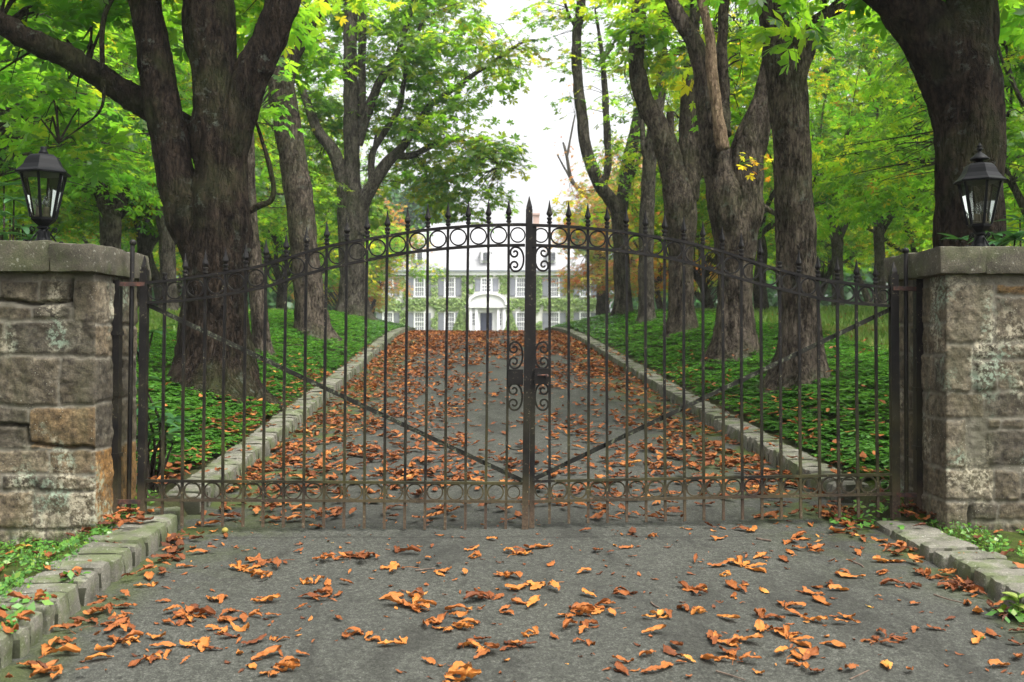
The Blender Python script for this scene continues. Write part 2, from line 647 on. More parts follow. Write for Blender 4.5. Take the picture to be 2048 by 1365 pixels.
M['pane'] = m_glass('lantern_glass', (.78, .82, .78), .9, .03)
M['bulb'] = m_glass('bulb_glass', (.85, .85, .85), 1.6)
M['house_glass'] = principled('dark_window_glass', (.2, .21, .23), .1)
M['white'] = principled('white_paint', (.9, .9, .9), .5)
M['shutter'] = principled('slate_blue_shutter', (.21, .22, .25), .5)  # shutter tone paled to imitate glare over the distant house
M['door'] = principled('dark_blue_door', (.05, .06, .10), .4)
M['gutter'] = principled('grey_gutter', (.22, .24, .26), .5)
M['brick'] = principled('chimney_brick', (.46, .32, .27), .85)


def m_simple(name, a, b, scale, rough=.85, bump=.3, bd=.01, src='Object', sc=(1, 1, 1)):
    m, nt, out = mat_new(name)
    n = N(nt)
    co = n.co(sc, src)
    nz = n.noise(co, scale, 6, .65)
    col = n.ramp(nz, [(.3, a), (.7, b)])
    p = n('BsdfPrincipled', {'Base Color': col, 'Roughness': rough, 'Specular IOR Level': .25, 'Normal': n.bump(nz, bump, bd)})
    nt.links.new(p.outputs[0], out.inputs[0])
    return m


M['housewall'] = m_simple('whitewashed_stone', (.66, .65, .6), (.82, .81, .77), 1.2)
M['roof'] = m_simple('slate_roof', (.22, .222, .23), (.36, .362, .37), 1.5, sc=(1, 1, 4))
M['husk'] = m_simple('chestnut_husk', (.16, .15, .03), (.3, .24, .06), 30)
M['stick'] = m_simple('dead_twig', (.06, .04, .03), (.16, .12, .09), 40)


def m_asphalt():
    m, nt, out = mat_new('weathered_asphalt')
    n = N(nt)
    co = n('NewGeometry').outputs['Position']
    y = n.pos()[1]
    fine = n.noise(co, 120, 2, .75)
    mid = n.noise(co, 40, 4, .75)
    big = n.noise(co, 1.3, 5, .6)
    vor = n('TexVoronoi', {'Vector': co, 'Scale': 120.0}).outputs['Distance']
    col = n.ramp(n.math('ADD', n.math('MULTIPLY', fine, .55), n.math('MULTIPLY', mid, .45)), [(.33, (.017, .0178, .0145)), (.5, (.045, .0465, .039)), (.67, (.108, .110, .093))])
    agg = n.math('MULTIPLY', n.math('SUBTRACT', 1.0, n.mask(vor, .1, .22)), n.mask(mid, .47, .6))
    col = n.mix(n.math('MULTIPLY', agg, .8), col, (.26, .26, .24))
    col = n.mix(n.math('MULTIPLY', n.mask(big, .45, .7), .4), col, (.03, .031, .028))
    damp = n.noise(n('Mapping', {'Vector': co, 'Scale': (1.0, .45, 1.0)}).outputs[0], 2.3, 6, .7, .5)
    col = n.mix(n.math('MULTIPLY', n.mask(damp, .5, .6), .45), col, (.016, .016, .014))
    seam = n.math('ABSOLUTE', n.math('ADD', n.math('SUBTRACT', y, 5.43), n.math('MULTIPLY', n.math('SUBTRACT', n.noise(co, 2.5, 3), .5), .12)))
    col = n.mix(n.math('MULTIPLY', n.math('SUBTRACT', 1.0, n.mask(seam, .0, .02)), .5), col, (.012, .012, .01))
    edge = n.attr('t')          # distance-based moss next to the kerbs
    mm = n.math('MULTIPLY', edge, n.mask(n.noise(co, 3.1, 5, .65), .42, .56))
    col = n.mix(n.math('MULTIPLY', mm, .85), col, n.ramp(fine, [(.3, (.028, .04, .010)), (.7, (.07, .09, .02))]))
    h = n.math('ADD', n.math('MULTIPLY', fine, .6), n.math('ADD', n.math('MULTIPLY', mid, .8), n.math('MULTIPLY', agg, .3)))
    p = n('BsdfPrincipled', {'Base Color': col, 'Roughness': .9, 'Specular IOR Level': .12, 'Normal': n.bump(h, .75, .006)})
    nt.links.new(p.outputs[0], out.inputs[0])
    return m


M['asphalt'] = m_asphalt()


def m_ground():
    m, nt, out = mat_new('soil_and_turf')
    n = N(nt)
    co = n('NewGeometry').outputs['Position']
    nz = n.noise(co, 3, 6, .65)
    fine = n.noise(co, 45, 4, .7)
    grass = n.ramp(n.math('ADD', n.math('MULTIPLY', fine, .6), n.math('MULTIPLY', nz, .4)), [(.3, (.06, .10, .016)), (.55, (.12, .18, .03)), (.75, (.19, .2, .05))])
    soil = n.ramp(fine, [(.3, (.018, .022, .008)), (.7, (.05, .05, .02))])
    col = n.mix(n.attr('t'), soil, grass)
    p = n('BsdfPrincipled', {'Base Color': col, 'Roughness': .95, 'Specular IOR Level': .1, 'Normal': n.bump(fine, .6, .02)})
    nt.links.new(p.outputs[0], out.inputs[0])
    return m


M['ground'] = m_ground()


def m_moss():
    m, nt, out = mat_new('moss_and_soil')
    n = N(nt)
    co = n('NewGeometry').outputs['Position']
    nz = n.noise(co, 9, 6, .65)
    fine = n.noise(co, 110, 4, .7)
    col = n.ramp(n.math('ADD', n.math('MULTIPLY', fine, .4), n.math('MULTIPLY', nz, .6)), [(.36, (.028, .02, .011)), (.46, (.032, .046, .010)), (.64, (.08, .11, .016))])
    p = n('BsdfPrincipled', {'Base Color': col, 'Roughness': .95, 'Specular IOR Level': .1, 'Normal': n.bump(n.math('ADD', nz, fine), .8, .015)})
    nt.links.new(p.outputs[0], out.inputs[0])
    return m


M['moss'] = m_moss()

# ------------------------------------------------------------------ terrain functions
_ys = np.arange(-60, 420, 0.1)
_sl = np.interp(_ys, [-60, -2, 6, 11, 20, 30, 420], [0.03, .058, .058, .071, .071, 0.0, 0.0])
_zs = np.concatenate([[0], np.cumsum((_sl[1:] + _sl[:-1]) * .05)])
_zs -= np.interp(5.56, _ys, _zs)
HALF = 1.95
KW = 0.22


def road_z(y):
    return np.interp(y, _ys, _zs)


def xc(y):
    return 0.1 - 0.0428 * (np.minimum(y, 60) - 5.56)


def gz(x, y):
    x, y = np.asarray(x, dtype=np.float64), np.asarray(y, dtype=np.float64)
    s = np.abs(x - xc(y)) - (HALF + KW)
    back = sstep(5.5, 8.5, y)
    kb = np.where(x > xc(y), np.interp(y, [3, 4.6, 5.5, 6.2], [.092, .065, .02, .10]), .095)
    kb = kb - np.where(x < xc(y), .125, .025) * (1 - back) * sstep(0, .35, s)
    bank = kb + (0.015 + 0.325 * back) * sstep(0, 1.8, s) + 0.02 * np.clip(s - 1.8, 0, 26) * back
    far = sstep(26, 45, y) * (1 - sstep(3, 12, np.abs(x - xc(y))))
    bank = bank * (1 - far) + far * 0.0
    hill = 6.0 * sstep(120, 300, y)
    return road_z(y) + np.where(s > -0.12, bank, -0.06) + hill


def GD(px, py, dmin=2.5, dmax=60):
    """depth at which the ray through a photo pixel meets the ground"""
    d = np.arange(dmin, dmax, .02)
    x = (px - 1024) / F * d
    z = CAMZ + (682.5 - py) / F * d
    k = np.argmax(z <= gz(x, d))
    return float(d[k]) if k > 0 else dmax


def on_ground(px, py, road=False):
    d = np.arange(2.0, 60, .01)
    x = (px - 1024) / F * d
    z = CAMZ + (682.5 - py) / F * d
    g = road_z(d) if road else np.where(np.abs(x - xc(d)) < HALF, road_z(d), gz(x, d))
    k = int(np.argmax(z <= g))
    return Vector((x[k], d[k], g[k]))


def nonuni(parts):
    out = []
    for a, b, st in parts:
        out.append(np.arange(a, b, st))
    out.append(np.array([parts[-1][1]]))
    return np.concatenate(out)


def sheet(xs, ys, zf, tf, name, mat, kind='structure', smooth=True):
    X, Y = np.meshgrid(xs, ys)
    Z = zf(X, Y)
    n, k = X.shape
    i = np.arange(n - 1)[:, None] * k + np.arange(k - 1)[None, :]
    Fq = np.stack([i, i + 1, i + k + 1, i + k], -1).reshape(-1, 4)
    V = np.stack([X, Y, Z], -1).reshape(-1, 3)
    me = mesh_np(name, V, Fq, {'t': ('POINT', tf(X, Y).ravel())}, smooth)
    o = link(name, me, mat)
    return tag(o, kind=kind)


# ------------------------------------------------------------------ ground, drive, kerbs
def cover_limit(y):
    return 2.75 + 0.25 * np.sin(y * .9) + .02 * np.clip(y - 9, 0, 30)


gx = np.concatenate([-nonuni([(8, 30, .8), (30, 400, 14)])[::-1], np.arange(-7.9, 7.95, .1), nonuni([(8, 30, .8), (30, 400, 14)])])
gy = nonuni([(-20, 0, 1.5), (0, 34, .16), (34, 110, 2.5), (110, 700, 18)])
sheet(gx, gy, gz, lambda X, Y: sstep(0, .5, np.abs(X - xc(Y)) - HALF - KW - cover_limit(Y) + .4 * fbm(np.stack([X, Y, X * 0], -1), 2, 3)) * sstep(6, 8, Y), 'ground', M['ground'])


def drive_sheet():
    us = np.linspace(-HALF - .16, HALF + .16, 53)
    ys = nonuni([(-4, 34, .12), (34, 90, 2)])
    U, Y = np.meshgrid(us, ys)
    X = U + xc(Y)
    Z = road_z(Y) + .006 * fbm(np.stack([X * 1.2, Y * 1.2, X * 0], -1), 2, 9)
    n, k = X.shape
    i = np.arange(n - 1)[:, None] * k + np.arange(k - 1)[None, :]
    Fq = np.stack([i, i + 1, i + k + 1, i + k], -1).reshape(-1, 4)
    t = sstep(1.1, 1.75, np.abs(U)) * sstep(4.0, 7, Y) + sstep(1.72, 1.95, np.abs(U)) * .7
    o = link('driveway', mesh_np('driveway', np.stack([X, Y, Z], -1).reshape(-1, 3), Fq, {'t': ('POINT', np.clip(t, 0, 1).ravel())}, True), M['asphalt'])
    tag(o, kind='structure')


drive_sheet()


def rough_block(c, ux, uy, size, seed, rough=.008, rnd=.02, res=None):
    """a worn stone block: subdivided rounded box displaced by noise. returns V, quads"""
    sx, sy, sz = size
    nx, ny, nz = res or [max(2, int(round(q / .035))) for q in size]
    Vs, Fs, b = [], [], 0
    for ax, sgn in ((0, 1), (0, -1), (1, 1), (1, -1), (2, 1), (2, -1)):
        o = [a for a in range(3) if a != ax]
        na, nb = (nx, ny, nz)[o[0]], (nx, ny, nz)[o[1]]
        A, B = np.meshgrid(np.linspace(-.5, .5, na + 1), np.linspace(-.5, .5, nb + 1), indexing='ij')
        p = np.zeros((na + 1, nb + 1, 3))
        p[..., o[0]], p[..., o[1]], p[..., ax] = A, B, .5 * sgn
        i = np.arange(na)[:, None] * (nb + 1) + np.arange(nb)[None, :]
        q = np.stack([i, i + 1, i + nb + 2, i + nb + 1], -1).reshape(-1, 4)
        flip = (sgn > 0) == (ax != 1)
        if flip:
            q = q[:, ::-1]
        Vs.append(p.reshape(-1, 3))
        Fs.append(q + b)
        b += (na + 1) * (nb + 1)
    V = np.vstack(Vs) * np.array(size)
    inner = np.clip(V, -np.array(size) / 2 + rnd, np.array(size) / 2 - rnd)
    dv = V - inner
    L = np.linalg.norm(dv, axis=1)[:, None]
    V = inner + dv / np.maximum(L, 1e-9) * np.minimum(L, rnd)
    nrm = V / (np.linalg.norm(V, axis=1)[:, None] + 1e-9)
    V = V + nrm * (rough * 1.6 * fbm(V * 7 + seed * 3.7, 3, seed))[:, None] + rough * .6 * np.stack([fbm(V * 22 + seed, 2, seed + k) for k in (1, 2, 3)], -1)
    ux, uy = np.array(ux), np.array(uy)
    uz = np.cross(ux, uy)
    W = np.array(c) + V[:, :1] * ux + V[:, 1:2] * uy + V[:, 2:3] * uz
    return W, np.vstack(Fs)


def kerb(side, y0, y1, top, seed, wid=KW, l0=.085, l1=.13, spread=0.0):
    r = np.random.default_rng(seed)
    nb = NP()
    y = y0
    k = 0
    while y < y1:
        L = r.uniform(l0, l1) if r.random() < .88 else r.uniform(.16, .24)
        if y > 14:
            L *= 1.6
        w = wid + r.uniform(-.006, .006)
        yc = y + L / 2
        ca = float(xc(yc)) + side * (HALF + w / 2 + spread * min(1.3, max(0, (5.5 - yc) / 2)))
        slope = float(np.interp(yc, _ys, _sl))
        uy = np.array([-.0428, 1, slope])
        uy /= np.linalg.norm(uy)
        ux = np.array([1, .0428, r.uniform(-.03, .03)])
        ux -= uy * ux.dot(uy)
        ux /= np.linalg.norm(ux)
        h = .34
        tp = top(yc) + r.uniform(-.008, .008)
        V, Q = rough_block((ca + r.uniform(-.006, .006), yc, float(road_z(yc)) + tp - h / 2), ux, uy, (w, L - .006, h), seed + k, .010, .026,
                           (7, 9, 10) if y < 6.2 else ((6, 5, 7) if y < 10 else (4, 3, 4)))
        ly = np.abs((V[Q].mean(1) - np.array([ca, yc, float(road_z(yc)) + tp - h / 2])) @ uy)
        nb.add(V, Q, np.where(ly > L / 2 - .007, 2.0, r.random()))
        y += L
        k += 1
    # mortar / earth bed between the stones
    o = nb.build('kerb', M['granite'], smooth=True)
    tag(o, kind='structure')


kerb(-1, .8, 5.62, lambda y: .112, 11, .28, .09, .14, .05)
kerb(1, 1.2, 5.55, lambda y: float(np.interp(y, [3, 4.6, 5.5], [.122, .095, .035])), 12, .27, .10, .16)
kerb(-1, 5.95, 30, lambda y: .12, 13, .23, .07, .105)
kerb(1, 6.25, 30, lambda y: .12, 14, .23, .07, .105)


def vz(X, Y):
    s = np.abs(X - xc(Y)) - (HALF + KW)
    return gz(X, Y) + (.03 + .03 * fbm(np.stack([X * 4, Y * 4, X * 0], -1), 3, 21)) * sstep(-.02, .12, s) - .02 * (1 - sstep(-.03, .06, s))


def verge(side, y0, y1, x_out):
    us = np.linspace(0, 1, 50)
    ys = np.arange(y0, y1, .06)
    U, Y = np.meshgrid(us, ys)
    X = xc(Y) + side * (HALF + KW - .03 + U * x_out)
    Z = vz(X, Y)
    n, k = X.shape
    i = np.arange(n - 1)[:, None] * k + np.arange(k - 1)[None, :]
    Fq = np.stack([i, i + 1, i + k + 1, i + k], -1).reshape(-1, 4)
    if side < 0:
        Fq = Fq[:, ::-1]
    o = link('verge', mesh_np('verge', np.stack([X, Y, Z], -1).reshape(-1, 3), Fq, None, True), M['moss'])
    tag(o, kind='structure')


verge(-1, 1.0, 6.1, 3.0)
verge(1, 1.0, 6.4, 3.0)

# ------------------------------------------------------------------ stone pillars
def pillar(name, label, x0, x1, y0, y1, zb, zt, inner_sign, front_rows, side_rows, caps, seed, cracks=()):
    """x0..x1, y0..y1 footprint; rows: (v0, v1, [cuts in metres from the inner corner]) measured on the front / inner side"""
    root = empty(name, ((x0 + x1) / 2, (y0 + y1) / 2, zb), label, 'pillar', 'stone gate pillars')
    r = np.random.default_rng(seed)
    W, D, Ht = x1 - x0, y1 - y0, zt - zb
    st = .0085
    nu_f, nu_s = int(W / st), int(D / st)
    nv = int(Ht / st)
    # perimeter, starting at the inner front corner and running along the front away from the drive
    xin, xout = (x1, x0) if inner_sign < 0 else (x0, x1)
    sg = -1 if inner_sign < 0 else 1
    segs = [((xin, y0), (xout, y0), nu_f), ((xout, y0), (xout, y1), max(10, nu_s // 3)), ((xout, y1), (xin, y1), max(10, nu_f // 3)), ((xin, y1), (xin, y0), nu_s)]
    pts, nrm, uu, face = [], [], [], []
    for k, (a, b, n) in enumerate(segs):
        for i in range(n):
            t = i / n
            pts.append((a[0] + (b[0] - a[0]) * t, a[1] + (b[1] - a[1]) * t))
            L = math.hypot(b[0] - a[0], b[1] - a[1])
            uu.append(t * L)
            face.append(k)
            nx_, ny_ = {0: (0, -1), 1: (sg, 0), 2: (0, 1), 3: (-sg, 0)}[k]
            nrm.append((nx_, ny_))
    pts, nrm, uu, face = np.array(pts), np.array(nrm, dtype=float), np.array(uu), np.array(face)
    # soft corner normals
    m = len(pts)
    for _ in range(3):
        nrm = (np.roll(nrm, 1, 0) + nrm * 2 + np.roll(nrm, -1, 0)) / 4
    nrm /= np.linalg.norm(nrm, axis=1)[:, None]
    vv = np.linspace(0, Ht, nv + 1)
    Ug, Vg = np.meshgrid(uu, vv)
    X = np.broadcast_to(pts[:, 0], Ug.shape)
    Y = np.broadcast_to(pts[:, 1], Ug.shape)
    Zw = Vg + zb
    p3 = np.stack([X, Y, Zw], -1)
    wu = Ug + .016 * fbm(p3 * 7, 3, seed) + .006 * fbm(p3 * 30, 2, seed + 1)
    wv = Vg + .014 * fbm(p3 * 7, 3, seed + 2) + .006 * fbm(p3 * 30, 2, seed + 3)
    dist = np.full(Ug.shape, -.02)
    tint = np.full(Ug.shape, .4)
    proud = np.zeros(Ug.shape)
    FG = np.broadcast_to(face, Ug.shape)

    def stone(fc, u0, u1, v0, v1, tn=None, pr=None):
        nonlocal dist, tint, proud
        cx, cy, hx, hy = (u0 + u1) / 2, (v0 + v1) / 2, (u1 - u0) / 2, (v1 - v0) / 2
        rot = r.uniform(-.03, .03)
        du, dv = wu - cx, wv - cy
        qx = np.abs(du + dv * rot) - hx + .004 + .012
        qy = np.abs(dv - du * rot) - hy + .004 + .012
        d = -(np.hypot(np.maximum(qx, 0), np.maximum(qy, 0)) + np.minimum(np.maximum(qx, qy), 0) - .012)
        ok = (FG == fc) & (d > dist)
        dist = np.where(ok, d, dist)
        tint = np.where(ok, r.random() * .8 if tn is None else tn, tint)
        proud = np.where(ok, r.uniform(-.004, .006) if pr is None else pr, proud)

    for fc, rows in ((0, front_rows), (3, side_rows)):
        for v0, v1, cuts in rows:
            for c0, c1 in zip(cuts[:-1], cuts[1:]):
                tn = None
                if isinstance(c0, tuple):
                    c0, tn = c0
                if isinstance(c1, tuple):
                    c1 = c1[0]
                c0 = -.05 if c0 < .06 else c0
                if fc == 3:
                    L = D
                    stone(3, L - c1, L - c0, v0, v1, tn)
                else:
                    stone(0, c0, c1, v0, v1, tn)
    v = 0
    while v < Ht:                          # plain coursing on the outer and rear faces
        h = r.uniform(.12, .24)
        for fc, L in ((1, D), (2, W)):
            u = 0
            while u < L:
                w = r.uniform(.18, .4)
                stone(fc, u, min(u + w, L), v, min(v + h, Ht))
                u += w
        v += h
    hgt = sstep(-.002, .007, dist) * (.007 + proud) + .009 * fbm(p3 * 9, 3, seed + 4) * sstep(0, .02, dist) + .008 * fbm(p3 * 30, 4, seed + 6)
    mort = 1 - sstep(-.001, .006, dist)
    for pl in cracks:
        for (ua, va), (ub, vb) in zip(pl[:-1], pl[1:]):
            ex, ey = ub - ua, vb - va
            tt = np.clip(((wu - ua) * ex + (wv - va) * ey) / (ex * ex + ey * ey), 0, 1)
            dd = np.hypot(wu - ua - ex * tt, wv - va - ey * tt)
            hgt = hgt - np.where(FG == 0, .05 * np.exp(-(dd / .0075) ** 2), 0)
    # edges that close round the corner stay level
    Vp = p3.copy()
    Vp[..., 0] += nrm[:, 0] * hgt
    Vp[..., 1] += nrm[:, 1] * hgt
    i = np.arange(nv)[:, None] * m + np.arange(m)[None, :]
    i2 = np.arange(nv)[:, None] * m + (np.arange(m)[None, :] + 1) % m
    Fq = np.stack([i, i2, i2 + m, i + m], -1).reshape(-1, 4)
    if inner_sign > 0:
        pass
    else:
        Fq = Fq[:, ::-1]
    V = Vp.reshape(-1, 3) - np.array(tuple(root.location))
    me = mesh_np('masonry', V, Fq, {'tint': ('POINT', tint.ravel()), 'mortar': ('POINT', mort.ravel())}, True)
    link('masonry', me, M['masonry'], root)
    for k, (c, sz, rz) in enumerate(caps):
        V, Q = rough_block(c, (math.cos(rz), math.sin(rz), 0), (-math.sin(rz), math.cos(rz), 0), sz, seed + 40 + k, .010, .015, [max(4, int(q / .022)) for q in sz])
        nb = NP()
        nb.add(V, Q, r.random() * .6)
        nb.build('cap_stone', M['capstone'], root, True)
    return root


LX = -2.2
def fr(px):      # front of the left pillar: metres from the inner corner
    return (188 - px) / 379.0
def fv(py):
    return (1100 - py) / 379.0 + .02

LP = pillar('stone_pillar', 'stone gate pillar with open cracks and orange stained lower blocks under the plain domed lantern',
            LX - .86, LX, 5.25, 5.83, -.10, 1.425, -1,
            [(fv(633), fv(545), [0, fr(147)]),
             (fv(594), fv(545), [fr(143), fr(80), fr(0), fr(-110)]),
             (fv(624), fv(598), [fr(143), fr(66), fr(-40), fr(-140)]),
             (fv(697), fv(628), [fr(188), fr(12), (fr(8), .25), fr(-140)]),
             (fv(797), fv(700), [fr(188), (fr(120), .3), (fr(-5), .1), fr(-140)]),
             (fv(884), fv(800), [(fr(186), .86), (fr(58), .1), fr(-40), fr(-140)]),
             (fv(934), fv(886), [(fr(170), .82), (fr(96), .78), fr(-30), fr(-140)]),
             (fv(966), fv(936), [(fr(170), .55), (fr(112), .05), fr(2), fr(-140)]),
             (fv(1042), fv(969), [(fr(170), .74), (fr(66), .8), fr(-20), fr(-140)]),
             (fv(1140), fv(1045), [(fr(174), .72), (fr(90), .7), (fr(20), .68), fr(-140)])],
            [(fv(633), fv(545), [0, .2, .58]), (fv(700), fv(636), [0, .26, .58]), (fv(792), fv(703), [0, (.22, .05), .58]),
             (fv(884), fv(795), [0, .3, .58]), (fv(1052), fv(887), [(.0, 1.0), (.26, .97), .58]), (fv(1140), fv(1055), [(0, .8), (.34, .5), .58])],
            [((LX - .56, 5.52, 1.502), (.72, .70, .165), 0.0), ((LX - .075, 5.535, 1.492), (.24, .76, .15), -.03)], 101,
            [[(fr(-60), fv(588)), (fr(40), fv(588)), (fr(75), fv(594)), (fr(138), fv(590)), (fr(142), fv(545))], [(fr(-60), fv(834)), (fr(20), fv(835)), (fr(55), fv(838)), (fr(58), fv(872)), (fr(110), fv(878)), (fr(188), fv(882))],
             [(fr(142), fv(600)), (fr(143), fv(560))]])

RX = 2.357
def qr(px):
    return (px - 1893) / 368.7
def qv(py):
    return (1060 - py) / 368.7 + .05

RP = pillar('stone_pillar', 'stone gate pillar of pale rough blocks carrying the lantern with the pointed finial',
            RX, RX + .88, 5.4, 6.06, -.06, 1.428, 1,
            [(qv(668), qv(552), [(qr(1893), .72), (qr(1986), .5), qr(1990)]),
             (qv(572), qv(552), [(qr(1990), .9), qr(2065), qr(2140), qr(2220)]),
             (qv(662), qv(575), [(qr(1990), .35), qr(2060), qr(2150), qr(2220)]),
             (qv(765), qv(671), [(qr(1893), .7), qr(1944)]),
             (qv(700), qv(671), [(qr(1948), .1), qr(1998), qr(2090), qr(2220)]),
             (qv(765), qv(703), [(qr(1948), .08), (qr(1994), .4), qr(2080), qr(2220)]),
             (qv(818), qv(768), [(qr(1893), .65), (qr(1968), .12), qr(2060), qr(2140), qr(2220)]),
             (qv(920), qv(821), [(qr(1893), .7), qr(1932)]),
             (qv(842), qv(821), [(qr(1972), .5), qr(2000), qr(2050), qr(2220)]),
             (qv(915), qv(845), [(qr(1970), .05), qr(2062), qr(2150), qr(2220)]),
             (qv(984), qv(923), [(qr(1893), .7), (qr(1986), .35), qr(2042), qr(2130), qr(2220)]),
             (qv(1060), qv(987), [(qr(1893), .72), qr(1936)]),
             (qv(1024), qv(987), [(qr(1940), .1), (qr(1996), .4), qr(2080), qr(2220)]),
             (qv(1100), qv(1027), [(qr(1940), .3), qr(2010), qr(2110), qr(2220)])],
            [(qv(628), qv(552), [0, .16, (.36, .5), .66]), (qv(690), qv(631), [0, .24, .66]), (qv(770), qv(693), [0, .14, .34, .66]),
             (qv(820), qv(773), [0, .28, (.44, .15), .66]), (qv(920), qv(823), [0, .2, .66]), (qv(985), qv(923), [0, .3, .66]), (qv(1100), qv(988), [0, .2, .42, .66])],
            [((RX + .06, 5.73, 1.494), (.26, .78, .15), .02), ((RX + .56, 5.72, 1.496), (.74, .74, .152), .0)], 202, [[(qr(1934), qv(1056)), (qr(1937), qv(1000))], [(qr(1893), qv(560)), (qr(1880), qv(556))]])

# ------------------------------------------------------------------ lanterns
def lantern(name, label, c, sc, rot, style):
    root = empty(name, c, label, 'lantern', 'lanterns on the gate pillars')
    c = Vector(c)
    x, y, z = c
    H6 = 6
    b = MB()
    b.lathe((x, y, z), [(.062 * sc, 0), (.062 * sc, .012), (.05 * sc, .02), (.036 * sc, .05), (.030 * sc, .085), (.022 * sc, .1), (.034 * sc, .104), (.034 * sc, .112), (.02 * sc, .118)], 16)
    b.lathe((x, y, z), [(.024 * sc, .114), (.05 * sc, .135), (.066 * sc, .15), (.066 * sc, .162)], H6, rot)
    b.build('base', M['lamp_black'], root)
    for a0 in (rot + .5, rot + .5 + math.pi / 2, rot + .5 + math.pi, rot + .5 + 1.5 * math.pi):
        s = MB()
        d = Vector((math.cos(a0), math.sin(a0), 0))
        pts = []
        for k in range(9):
            t = k / 8
            pts.append(c + d * (.03 + .05 * t * sc) + Vector((0, 0, .085 - .07 * t)))
        for k in range(1, 11):
            a = k / 10 * 4.6
            rr = .018 * (1 - .07 * k)
            pts.append(c + d * (.08 + .018 * math.sin(a) * 1.0 + .012 * (k / 10)) + Vector((0, 0, .015 + rr - rr * math.cos(a))))
        s.tube(pts, .0045, 6)
        pts = []
        for k in range(12):
            a = k / 11 * 5.2
            rr = .019 * (1 - .06 * k)
            pts.append(c + d * (.055 + rr * math.sin(a)) + Vector((0, 0, .085 + rr - rr * math.cos(a))))
        s.tube(pts, .0042, 6)
        s.build('scroll', M['lamp_black'], root, True)
    z0, z1 = z + .16, z + .415
    r0, r1 = .066 * sc, .122 * sc
    for k in range(6):
        a = rot + k * math.pi / 3
        f = MB()
        f.bar((x + r0 * math.cos(a), y + r0 * math.sin(a), z0), (x + r1 * math.cos(a), y + r1 * math.sin(a), z1), .013, .011, Vector((math.cos(a), math.sin(a), .01)))
        f.build('frame_bar', M['lamp_black'], root)
        a2 = a + math.pi / 3
        g = MB()
        k0, k1 = .97, .965
        q = [(x + r0 * k0 * math.cos(a), y + r0 * k0 * math.sin(a), z0), (x + r0 * k0 * math.cos(a2), y + r0 * k0 * math.sin(a2), z0),
             (x + r1 * k1 * math.cos(a2), y + r1 * k1 * math.sin(a2), z1), (x + r1 * k1 * math.cos(a), y + r1 * k1 * math.sin(a), z1)]
        g.add(q, [(0, 1, 2, 3)])
        g.build('glass_pane', M['pane'], root)
    rf = MB()
    prof = [(.118, .40), (.148, .402), (.15, .410), (.128, .426), (.106, .452), (.094, .478), (.082, .496), (.066, .508), (.03, .514), (.028, .514)]
    prof = [(p * sc, q) for p, q in prof]
    rf.lathe((x, y, z), prof, 6, rot)
    roof = rf.build('roof', M['lamp_black'], root)
    fi = MB()
    if style == 'plain':
        fi.lathe((x, y, z), [(.03, .512), (.022, .528), (.016, .54), (.018, .552), (.012, .556)], 10)
    else:
        fi.lathe((x, y, z), [(.022, .512), (.022, .525), (.052, .53), (.053, .536), (.04, .548), (.026, .562), (.012, .572), (.008, .58), (.017, .588), (.018, .597), (.007, .602), (.016, .608), (.013, .614), (.005, .618), (.007, .624), (.001, .63)], 14)
    fi.build('finial', M['lamp_black'], roof, True)
    for k in range(3):
        a = rot + .9 + k * 2.09
        bx, by = x + .026 * math.cos(a), y + .026 * math.sin(a)
        s = MB()
        s.lathe((bx, by, z + .166), [(.024, 0), (.024, .006), (.014, .012), (.013, .055), (.004, .056)], 10)
        so = s.build('candle_socket', M['socket'], root)
        bl = MB()
        bl.lathe((bx, by, z + .222), [(.008, 0), (.014, .012), (.016, .024), (.011, .042), (.004, .06), (.001, .068)], 10)
        bl.build('bulb', M['bulb'], so, True)
    return root


lantern('pillar_lantern', 'black hexagonal lantern with a plain domed roof on the cracked stone pillar', (-2.588, 5.50, 1.578), 1.0, -math.pi / 2 + math.radians(13), 'plain')
lantern('pillar_lantern', 'black hexagonal lantern with a tiered roof and pointed finial on the pale stone pillar', (2.677, 5.70, 1.566), .95, -math.pi / 2 - math.radians(5), 'tiered')

# ------------------------------------------------------------------ the gate (gate pixels -> its own plane)
def GP(px, py, off=0.0):
    d = 5.5 + (px - 280) / 1510 * .22
    p = P(px, py, d)
    return Vector((p.x, p.y + off, p.z))


def strip(mb, pts, hw, depth, closed=False, off=0.0):
    """flat bar following a drawn line: hw = half width in photo pixels, depth in metres"""
    pts = [np.array(p, dtype=float) for p in pts]
    n = len(pts)
    V, Fs = [], []
    for i, p in enumerate(pts):
        a = pts[(i - 1) % n] if (closed or i > 0) else p
        b = pts[(i + 1) % n] if (closed or i < n - 1) else p
        t = (b - a) / (np.linalg.norm(b - a) + 1e-9)
        nn = np.array([-t[1], t[0]])
        w = hw[i] if hasattr(hw, '__len__') else hw
        for sw, so in ((1, -.5), (-1, -.5), (-1, .5), (1, .5)):
            q = p + nn * w * sw
            V.append(GP(q[0], q[1], off + so * depth))
    m = n if closed else n - 1
    for i in range(m):
        j = (i + 1) % n
        for k in range(4):
            k2 = (k + 1) % 4
            Fs.append((i * 4 + k, i * 4 + k2, j * 4 + k2, j * 4 + k))
    if not closed:
        Fs.append((3, 2, 1, 0))
        Fs.append(tuple((n - 1) * 4 + k for k in range(4)))
    mb.add(V, Fs)
    return mb


